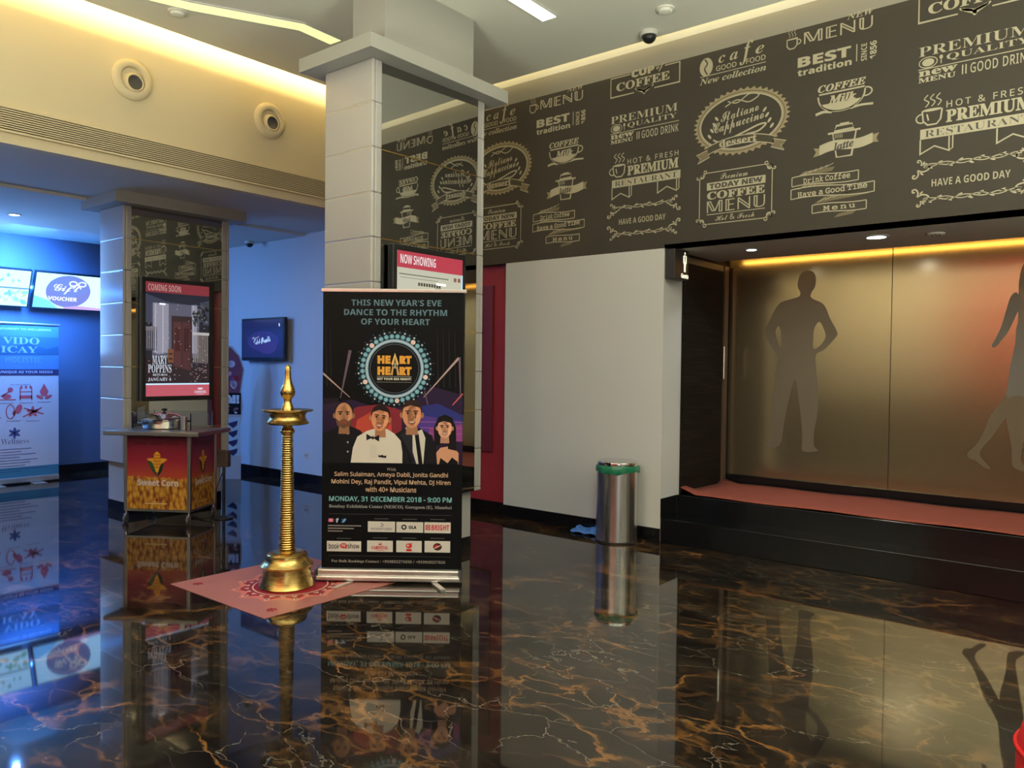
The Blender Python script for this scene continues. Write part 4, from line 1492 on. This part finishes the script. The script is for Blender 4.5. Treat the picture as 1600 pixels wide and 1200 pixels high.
holeR = [(-2.340, 1.945), (-2.385, 1.885), (-2.393, 1.78), (-2.388, 1.695), (-2.330, 1.725), (-2.282, 1.80), (-2.30, 1.88)]


def poly_holes(p, outer, holes, m, l):
    loops = [[Vector((a, c, 0)) for a, c in outer]] + [[Vector((a, c, 0)) for a, c in h] for h in holes]
    allp = [q for lp_ in loops for q in lp_]
    t = tessellate_polygon(loops)
    fs = []
    for a, b_, c in t:
        pa, pb, pc = allp[a], allp[b_], allp[c]
        s = (pb.x - pa.x) * (pc.y - pa.y) - (pb.y - pa.y) * (pc.x - pa.x)
        fs.append((a, b_, c) if s > 0 else (a, c, b_))
    p.add([p.pt(q.x, q.y, l) for q in allp], fs, m)


poly_holes(p, smooth_poly(man, 3), [smooth_poly(holeL, 3), smooth_poly(holeR, 3)], FIG, 0)
p.build('man_silhouette', pan[0], True)
p = Print((7.35, 0, 0), lift=.0015)
# woman walking: hair and torso, arm and dress, legs
p.poly(smooth_poly([(-.70, 2.44), (-.62, 2.40), (-.59, 2.30), (-.60, 2.18), (-.55, 2.10), (-.56, 1.95), (-.58, 1.80), (-.78, 1.80), (-.80, 1.95), (-.80, 2.12), (-.80, 2.22), (-.775, 2.35)], 4), FIG, 0)
p.poly(smooth_poly([(-.812, 2.135), (-.855, 2.10), (-.885, 1.98), (-.912, 1.87), (-.95, 1.77), (-.975, 1.71), (-.945, 1.705), (-.905, 1.76), (-.862, 1.83), (-.815, 1.95), (-.785, 2.05)], 4), FIGG, 1)
p.poly(smooth_poly([(-.79, 1.90), (-.60, 1.90), (-.56, 1.75), (-.54, 1.55), (-.53, 1.34), (-.60, 1.28), (-.74, 1.27), (-.86, 1.30), (-.855, 1.42), (-.845, 1.55), (-.815, 1.72)], 4), FIGG, 2)
p.poly(smooth_poly([(-.86, 1.33), (-.915, 1.24), (-.975, 1.14), (-1.02, 1.00), (-1.07, .90), (-1.128, .835), (-1.115, .79), (-1.07, .775), (-1.01, .725), (-.965, .712), (-.97, .735), (-1.02, .79), (-1.04, .84), (-1.015, .895), (-.955, .98), (-.90, 1.08), (-.865, 1.14), (-.80, 1.28)], 4), FIGL, 1)
p.poly(smooth_poly([(-.84, 1.30), (-.86, 1.12), (-.835, .98), (-.82, .88), (-.815, .77), (-.79, .735), (-.72, .715), (-.70, .735), (-.755, .80), (-.745, .92), (-.72, 1.08), (-.70, 1.28)], 4), FIGL, 3)
p.build('woman_silhouette', pan[1], True)


def spot(x, y, z, r, label, power):
    t = thing('downlight', label, 'ceiling light', (x, y, z), group='round ceiling downlights')
    MB().lathe([(r * 1.35, 0), (r * 1.35, -.006), (r * 1.02, -.010), (r, -.004)], WPLAST, seg=32).build('trim_ring', t)
    MB().lathe([(r, -.004), (r * .5, -.007), (0, -.008)], DOWNL, seg=32).build('lens', t)
    if power:
        l = area_lamp('downlight_lamp', (x, y, z - .015), r * 1.6, power, (0.90, 0.95, 1.0))
        l.data.spread = math.radians(110)
    return t


spot(6.50, 2.65, 2.53, .042, 'small round downlight in the recess ceiling near the wooden door', 3.0)
spot(6.42, 1.63, 2.53, .068, 'large round downlight in the recess ceiling above the carpet', 4.0)
spot(3.25, 9.75, 3.12, .05, 'bluish round downlight in the low ceiling above the voucher screens', 0)
t = thing('ceiling_vent', 'small round fitting on the recess ceiling right of the large downlight', 'ceiling fitting', (6.52, 1.24, 2.53))
MB().lathe([(0, 0), (.06, 0), (.06, -.010), (.05, -.014), (0, -.014)], CEIL).build('plate', t)
b = MB()
for k in range(3):
    b.box(-.035, .035, -.03 + k * .025, -.02 + k * .025, -.0155, -.0142, GREYP)
b.build('slots', t)

# ---- restroom sign
sg = thing('restroom_sign', 'black box sign with a glowing man symbol marking the gents room', 'sign', (6.12, 3.18, 2.27))
b = MB(); b.box(6.035, 6.285, 3.130, 3.222, 2.268, 2.522, BLACK, .004)
b.build('sign_box', sg, True)
GLW = glow(250, 246, 214, 1.5)
p = Print((0, 3.130, 0), (1, 0, 0))
cxs = 6.215
p.ell(cxs, 2.497, .012, .012, GLW, 0, 16)
p.poly(smooth_poly([(cxs - .026, 2.478), (cxs + .026, 2.478), (cxs + .032, 2.455), (cxs + .030, 2.41), (cxs + .020, 2.41), (cxs + .016, 2.36), (cxs + .014, 2.338), (cxs - .014, 2.338), (cxs - .016, 2.36), (cxs - .020, 2.41), (cxs - .030, 2.41), (cxs - .032, 2.455)], 2), GLW, 0)
p.poly([(cxs - .010, 2.472), (cxs + .010, 2.472), (cxs + .004, 2.42), (cxs - .004, 2.42)], BLACK, 1)
p.text('Gents', cxs - .068, cxs + .068, 2.282, 2.322, GLW, 'sans', .02, l=1)
p.build('sign_face', sg, True)

# ================================================================ SWEET CORN CART
ca_loc = (3.36, 7.38, 0)
ca_rot = math.atan2(-.842, .54)
ct = thing('food_cart', 'steel snack cart with red and yellow sweet corn panels before the rear pillar', 'cart', ca_loc, ca_rot)
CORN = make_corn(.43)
CSTEEL = mat('cart_steel', (0.42, 0.39, 0.35), 0.32, 1.0)
b = MB()
for x in (0, .622):
    for y in (0, .472):
        b.box(x, x + .032, y, y + .032, .115, .832, CSTEEL, .003)
b.box(.032, .622, .002, .03, .115, .135, CSTEEL); b.box(.032, .622, .474, .502, .115, .135, CSTEEL)
b.box(.002, .03, .032, .472, .115, .135, CSTEEL); b.box(.624, .652, .032, .472, .115, .135, CSTEEL)
b.box(.02, .634, .02, .484, .135, .150, CSTEEL)
b.build('frame', ct)
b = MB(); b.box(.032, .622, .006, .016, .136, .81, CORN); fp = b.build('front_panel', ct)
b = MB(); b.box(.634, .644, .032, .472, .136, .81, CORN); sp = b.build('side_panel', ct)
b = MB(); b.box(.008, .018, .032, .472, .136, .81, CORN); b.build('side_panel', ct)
b = MB(); b.box(.032, .622, .486, .496, .136, .81, mat('cart_back', (0.25, 0.02, 0.03), .4)); b.build('back_panel', ct)
b = MB(); b.box(-.10, .815, -.16, .475, .832, .872, CSTEEL, .006); b.build('counter', ct)
for (x, y) in ((.016, .016), (.634, .016), (.016, .484), (.634, .484)):
    b = MB()
    b.tube([(x, y, .118), (x, y, .085)], .010, CHROME)
    b.box(x - .014, x + .014, y - .024, y + .012, .040, .088, CSTEEL, .003)
    b.lathe([(0, .011), (.034, .011), (.038, .006), (.038, -.006), (.034, -.011), (0, -.011)], GREYP, (x, y - .012, .038), 24, 'X')
    b.build('caster', ct)


def corn_art(origin, udir, x0, w, par, wscale=1.0):
    p = Print(origin, udir, lift=.0012)
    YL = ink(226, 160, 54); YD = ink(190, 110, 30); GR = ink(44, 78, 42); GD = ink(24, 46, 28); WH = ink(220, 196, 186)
    for k in range(3):
        xx = x0 + w * (.12 + .27 * k)
        p.rect(xx, xx + w * .22, .752, .757, ink(90, 20, 34), 1); p.rect(xx, xx + w * .20, .738, .742, ink(96, 22, 36), 1)
    p.build('fine_print', par, True)
    p = Print(origin, udir, lift=.0012)
    c = x0 + w * .5
    s = w / .59
    p.poly(smooth_poly([(c, .675), (c + .035 * s, .64), (c + .03 * s, .615), (c + .10 * s, .605), (c + .055 * s, .565), (c + .04 * s, .52), (c, .48), (c - .04 * s, .52), (c - .055 * s, .565), (c - .10 * s, .605), (c - .03 * s, .615), (c - .035 * s, .64)], 4), YL, 0)
    for k in range(5):
        for q in range(4):
            p.ell(c + (q - 1.5) * .018 * s, .64 - k * .028, .008 * s, .011, YD, 1, 8)
    p.poly(smooth_poly([(c - .09 * s, .58), (c - .05 * s, .575), (c - .02 * s, .51), (c, .445), (c - .05 * s, .50)], 4), GR, 2)
    p.poly(smooth_poly([(c + .06 * s, .57), (c + .03 * s, .54), (c + .005 * s, .445), (c + .05 * s, .50)], 4), GD, 2)
    p.build('corn_picture', par, True)
    p = Print(origin, udir, lift=.0012)
    p.text('Sweet Corn', x0 + w * .17, x0 + w * .86, .354, .414, WH, 'sans', .02, l=4)
    p.build('sweet_corn_lettering', par, True)
    p = Print(origin, udir, lift=.0012)
    p.poly([(c - .03 * s, .215), (c, .238), (c + .035 * s, .212), (c + .01 * s, .222), (c + .005 * s, .205), (c - .01 * s, .222)], ink(130, 34, 30), 3)
    p.rect(c - .12 * s, c + .10 * s, .185, .195, ink(216, 180, 130), 3)
    p.build('chilli_logo', par, True)


M_ = WM[ct]
ux = M_.to_3x3() @ Vector((1, 0, 0)); uy = M_.to_3x3() @ Vector((0, 1, 0))
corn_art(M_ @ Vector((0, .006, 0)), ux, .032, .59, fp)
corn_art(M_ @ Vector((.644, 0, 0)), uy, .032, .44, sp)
# acrylic splash guards
for args in ((.02, .03, .10, .47, .872, 1.03), (.02, .63, .462, .470, .872, 1.03), (.62, .63, .06, .47, .872, 1.03)):
    b = MB(); b.box(*args, CLEAR); b.build('splash_guard', ct)
b = MB(); b.box(.525, .575, .05, .10, .872, 1.00, STEEL, .008); b.build('dispenser_post', ct)
# steel pot on the counter
pc = M_ @ Vector((.26, .24, .872))
pt_ = thing('cooking_pot', 'round steel pot with a domed lid on the sweet corn cart', 'pot', tuple(pc))
MB().lathe([(0, 0), (.175, 0), (.190, .010), (.196, .075), (.204, .080), (.204, .086)], CHROME, seg=48).build('body', pt_)
MB().lathe([(.206, .086), (.206, .092), (.190, .102), (.12, .136), (.05, .152), (0, .155)], CHROME, seg=48).build('lid', pt_)
MB().lathe([(.010, .150), (.010, .166), (.026, .172), (.028, .184), (.016, .192), (0, .193)], BLACK, seg=24).build('knob', pt_)
for s in (-1, 1):
    b = MB(); b.tube([(s * .19, -.05, .055), (s * .235, -.04, .06), (s * .24, 0, .062), (s * .235, .04, .06), (s * .19, .05, .055)], .007, BLACK); b.build('handle', pt_)
# socket box on a post, right of the cart
q = M_ @ Vector((.80, .36, 0))
pb = thing('power_post', 'brown socket box on a short post beside the sweet corn cart', 'socket box', (q.x, q.y, 0), ca_rot)
b = MB(); b.box(-.055, .055, -.035, .035, .50, .66, mat('brown_plastic', (0.055, 0.035, 0.028), .5), .006); b.build('socket_box', pb)
b = MB(); b.tube([(0, 0, .02), (0, 0, .50)], .014, BLACK); b.build('post', pb)
b = MB(); b.lathe([(0, 0), (.09, 0), (.09, .012), (.02, .022), (0, .022)], BLACK); b.build('foot', pb)
b = MB(); b.tube([(.02, 0, .52), (-.05, -.05, .30), (-.04, -.08, .03), (-.16, -.10, .008), (-.28, -.03, .008), (-.34, -.10, .008)], .006, BLACK, 8); b.build('cable', pb)

# ================================================================ FAR LEFT: voucher screens, wellness banner
TILT = .17 / .45
vv_ = Vector((0, -TILT, 1)).normalized()


def menu_screen(x0, x1, label, fn):
    t = thing('menu_screen', label, 'screen', ((x0 + x1) / 2, 10.95, 2.2), group='menu screens over the far counter')
    O = Vector((0, 11.06, 2.195))
    u = Vector((1, 0, 0)); n = u.cross(vv_)
    H = .46
    b = MB()
    f = [O + u * a + vv_ * c for a, c in ((x0 - .015, -.015), (x1 + .015, -.015), (x1 + .015, H + .015), (x0 - .015, H + .015))]
    b.prism(f, -n * .05, BLACK); b.build('bezel', t, True)
    b = MB(); b.tube([O + u * (x0 + x1) / 2 + vv_ * .25 - n * .05, Vector(((x0 + x1) / 2, YB, 2.45))], .02, BLACK); b.build('wall_bracket', t, True)
    p = Print(O, u, vv_)
    p.rect(x0, x1, 0, H, glow(150, 205, 255, 3.2), 0)
    fn(p, x0, x1, H)
    p.build('screen', t, True)


def scr_voucher(p, x0, x1, H):
    p.poly([(x0, .16), (x0 + .18, .10), (x0 + .30, .0), (x0, .0)], glow(90, 170, 255, 3.0), 1)
    p.ell(4.285, .235, .272, .215, glow(128, 140, 226, 1.25), 2, 40)
    p.ell(4.285, .30, .25, .135, glow(120, 146, 232, 1.25), 3, 40)
    LIL = glow(225, 235, 255, 1.5)
    p.text('Gift', 4.10, 4.42, .195, .33, LIL, 'script', .006, l=4)
    p.text('VOUCHER', 4.050, 4.405, .105, .160, LIL, 'sans', .02, l=4)
    for s in (-1, 1):
        p.ring(4.385 + s * .055, .345, .045, .030, .018, LIL, 4, 20)
        p.line([(4.385, .34), (4.385 + s * .05, .28)], .014, LIL, 4)
    p.poly([(4.25, .02), (4.40, .05), (x1, .03), (x1, 0), (4.25, 0)], glow(190, 160, 240, 1.6), 2)


def scr_scene(p, x0, x1, H):
    p.rect(x0, x1, .22, .24, glow(120, 170, 200, 1.2), 1)
    for k in range(60):
        a, c = R_.uniform(x0 + .04, x1 - .04), R_.choice((R_.uniform(.04, .19), R_.uniform(.28, .40)))
        p.ell(a, c, R_.uniform(.02, .05), R_.uniform(.012, .03), glow(*R_.choice(((110, 190, 190), (150, 205, 205), (170, 190, 160), (120, 200, 235), (205, 215, 205))), 1.9), 2, 10, R_.uniform(0, 3))


menu_screen(3.885, 4.785, 'glowing screen showing a gift voucher oval beside the rear pillar', scr_voucher)
menu_screen(2.92, 3.82, 'glowing screen of two pale picture rows left of the gift voucher screen', scr_scene)

wb = thing('rollup_banner', 'white and blue wellness roll-up banner at the far left edge', 'banner', (3.55, 10.64, 0))
b = MB(); b.box(3.05, 4.03, 10.60, 10.70, .012, .085, ALU, .012); b.build('base_housing', wb, True)
for x in (3.25, 3.70):
    b = MB(); b.box(x, x + .14, 10.45, 10.60, 0, .013, ALU, .003); b.build('foot', wb, True)
b = MB(); b.box(3.05, 4.055, 10.635, 10.66, 1.945, 1.968, ALU, .004); b.build('top_rail', wb, True)
b = MB(); b.tube([(3.55, 10.68, .08), (3.55, 10.66, 1.95)], .009, ALU); b.build('support_pole', wb, True)
b = MB(); b.box(3.06, 4.04, 10.650, 10.652, .08, 1.95, ink(196, 198, 206)); b.build('fabric', wb, True)
p = Print((0, 10.650, 0), (1, 0, 0))
p.rect(3.06, 4.04, 1.34, 1.95, ink(84, 128, 176), 0)
p.rect(3.06, 4.04, 1.62, 1.80, ink(70, 110, 150), 1)
p.poly([(3.06, 1.62), (3.25, 1.70), (3.45, 1.64), (3.7, 1.72), (3.9, 1.65), (4.04, 1.69), (4.04, 1.58), (3.06, 1.56)], ink(56, 96, 128), 2)
p.text('YOUR JOURNEY TO WELLBEING', 3.25, 3.95, 1.872, 1.90, ink(190, 204, 222), 'sans', l=3)
PALE = ink(150, 176, 206)
p.text('VIDO', 3.42, 3.82, 1.705, 1.79, PALE, 'serif', l=3)
p.text('ICAY', 3.40, 3.80, 1.60, 1.68, PALE, 'serif', l=3)
p.text('HOLISTIC', 3.45, 3.84, 1.48, 1.55, ink(110, 146, 190), 'sans', l=3)
p.rect(3.06, 4.04, 1.325, 1.40, ink(58, 60, 96), 3)
p.text('A STAY AS UNIQUE AS YOUR NEEDS', 3.12, 3.97, 1.345, 1.382, ink(190, 190, 210), 'sans', l=4)
p.build('header_print', wb, True)
p = Print((0, 10.650, 0), (1, 0, 0))
IR = ink(196, 92, 104)
p.text('our experiences', 3.50, 3.72, 1.20, 1.222, ink(110, 110, 120), 'thin', l=1)


def ico(fn, x, y):
    fn(x, y); p.rect(x - .075, x + .075, y - .115, y - .108, ink(150, 130, 140), 1)


def ic1(x, y):
    p.rect(x - .09, x + .10, y - .075, y - .062, IR, 1); p.ell(x, y - .03, .05, .03, IR, 1); p.ell(x + .04, y + .05, .03, .03, IR, 1); p.line([(x - .06, y - .03), (x + .03, y + .03)], .014, IR, 1)


def ic2(x, y):
    p.rect(x - .07, x - .058, y - .08, y + .08, IR, 1); p.rect(x + .058, x + .07, y - .08, y + .08, IR, 1); p.rect(x - .07, x + .07, y - .06, y - .02, IR, 1); p.rect(x - .07, x + .07, y + .02, y + .03, IR, 1)
    for k in range(3):
        p.ell(x - .05 + k * .05, y + .08, .012, .022, IR, 1, 12)


def ic3(x, y):
    p.poly([(x, y + .12), (x + .05, y + .02), (x + .03, y - .04), (x - .03, y - .04), (x - .05, y + .02)], IR, 1); p.ell(x - .05, y - .05, .045, .02, IR, 1, 12, -.5); p.ell(x + .05, y - .05, .045, .02, IR, 1, 12, .5)


def ic4(x, y):
    p.ring(x - .03, y, .045, .085, .012, IR, 1, 20); p.ell(x + .06, y + .03, .035, .06, IR, 1, 16, -.4); p.ell(x + .01, y - .02, .02, .03, IR, 1, 12)


def ic5(x, y):
    p.line([(x - .11, y - .06), (x + .10, y + .05)], .016, IR, 1); p.line([(x - .10, y + .05), (x + .12, y - .03)], .016, IR, 1)
    for k in range(5):
        p.ell(x + .035 * math.cos(k * 1.256 + 1.57), y + .035 * math.sin(k * 1.256 + 1.57), .035, .018, IR, 1, 12, k * 1.256 + 1.57)


for fn, x, y in ((ic1, 3.46, 1.10), (ic2, 3.67, 1.10), (ic3, 3.873, 1.105), (ic4, 3.53, .885), (ic5, 3.745, .875), (ic4, 3.27, 1.10), (ic1, 3.30, .885)):
    ico(fn, x, y)
for k in range(6):
    a = k * math.pi / 3 + .5
    p.ell(3.545 + .035 * math.cos(a), .625 + .035 * math.sin(a), .034, .016, ink(74, 84, 130), 1, 12, a)
p.text('Wellness', 3.40, 3.70, .49, .56, ink(110, 104, 132), 'serif', -.01, l=1)
for k, x1_ in enumerate((3.73, 3.62, 3.78, 3.60, 3.80, 3.72, 3.66)):
    p.rect(3.18, x1_, .425 - k * .034, .434 - k * .034, ink(96, 102, 148), 1)
p.rect(3.06, 4.04, .082, .205, ink(64, 122, 150), 1)
p.rect(3.10, 3.92, .178, .188, ink(50, 90, 130), 2); p.rect(3.10, 3.62, .15, .158, ink(50, 90, 130), 2)
p.build('body_print', wb, True)

# ================================================================ TELEVISION, STANDEE, SOCKET
tv = thing('television', 'flat black television on the blue-lit wall', 'television', (5.98, 9.07, 1.53))
b = MB(); b.box(5.925, 5.975, 8.575, 9.555, 1.54, 2.105, BLACK, .008); b.build('casing', tv, True)
b = MB(); b.box(5.975, XW, 8.95, 9.18, 1.70, 1.95, GREYP, .004); b.build('wall_bracket', tv, True)
p = Print((5.925, 0, 0))
p.rect(-9.525, -8.605, 1.585, 2.078, glow(28, 36, 92), 0)
p.ell(-9.05, 1.80, .36, .13, glow(44, 44, 118), 1, 30)
p.ell(-8.95, 1.72, .22, .09, glow(52, 44, 120), 2, 30)
p.text('Royal', -9.30, -9.13, 1.822, 1.862, glow(186, 196, 240), 'script', l=3, rot=8)
p.text('Celeb Results', -9.255, -8.875, 1.765, 1.845, glow(170, 206, 250, 1.3), 'script', .02, l=3, rot=8)
p.ell(-8.68, 2.005, .012, .022, glow(190, 226, 255, 1.4), 3, 14)
p.build('screen', tv, True)

st = thing('cardboard_standee', 'tall printed cardboard standee between the rear pillar and the television', 'standee', (5.62, 9.22, 0))
su = Vector((.62, -.785, 0)).normalized()
so = Vector((5.25, 9.58, 0))
out = [(.05, .0), (.62, .0), (.62, .28), (.60, .62), (.64, .95), (.62, 1.15), (.66, 1.42), (.60, 1.60), (.50, 1.72), (.34, 1.76), (.18, 1.70), (.08, 1.55), (.04, 1.2), (.02, .8), (.06, .4)]
snv = su.cross(Vector((0, 0, 1)))
b = MB(); b.prism([so + su * a + Vector((0, 0, c)) for a, c in out], -snv * .012, ink(170, 170, 176)); b.build('board', st, True)
b = MB(); b.prism([so + su * .25 - snv * .012, so + su * .25 - snv * .26, so + su * .25 - snv * .012 + Vector((0, 0, .9))], su * .008, ink(150, 150, 150)); b.build('back_strut', st, True)
p = Print(so, su)
p.poly([(.05, 1.10), (.60, 1.10), (.645, 1.42), (.59, 1.59), (.49, 1.70), (.34, 1.745), (.19, 1.69), (.09, 1.54)], ink(120, 70, 90), 0)
for k in range(26):
    p.ell(R_.uniform(.14, .56), R_.uniform(1.2, 1.62), R_.uniform(.02, .05), R_.uniform(.03, .08), ink(*R_.choice(((190, 60, 80), (206, 190, 206), (150, 40, 60), (90, 60, 110), (200, 140, 160)))), 1, 12, R_.uniform(0, 3))
p.poly([(.04, .84), (.62, .84), (.62, 1.12), (.04, 1.12)], ink(22, 20, 26), 2)
p.text('WIN!', .18, .60, .98, 1.09, ink(210, 214, 226), 'sans', .04, l=3)
for k in range(10):
    p.ell(R_.uniform(.38, .6), R_.uniform(.86, .95), .02, .014, ink(*R_.choice(((190, 120, 130), (120, 90, 110), (210, 200, 210)))), 3, 8)
p.poly([(.06, .35), (.62, .30), (.615, .80), (.03, .80)], ink(170, 190, 206), 2)
for k in range(4):
    p.poly([(.44, .72 - k * .12), (.58, .76 - k * .12), (.57, .70 - k * .12), (.52, .66 - k * .12)], ink(50, 50, 90), 3)
p.build('artwork', st, True)

ws = thing('wall_socket', 'small white socket plate low on the blue-lit wall', 'socket', (XW, 8.235, .31))
b = MB(); b.box(XW - .010, XW, 8.19, 8.28, .30, .385, WPLAST, .003); b.build('plate', ws, True)
b = MB(); b.box(XW - .0115, XW - .0101, 8.215, 8.225, .33, .36, GREYP); b.box(XW - .0115, XW - .0101, 8.245, 8.255, .33, .36, GREYP); b.build('pin_slots', ws, True)

# ================================================================ RED POUF at the lower right
pf = thing('pouf', 'bright red upholstered pouf cut off by the lower right corner', 'seat', (2.932, .042, 0))
MB().lathe([(0, .03), (.24, .03), (.252, .05), (.255, .20), (.252, .34), (.235, .40), (.20, .44), (.14, .458), (0, .462)], REDF, seg=64).build('cushion', pf)
b = MB(); b.torus(.254, .007, (0, 0, .34), REDF, seg=64); b.build('piping', pf)
MB().lathe([(0, 0), (.225, 0), (.225, .03), (0, .03)], BLACK, seg=48).build('plinth', pf)
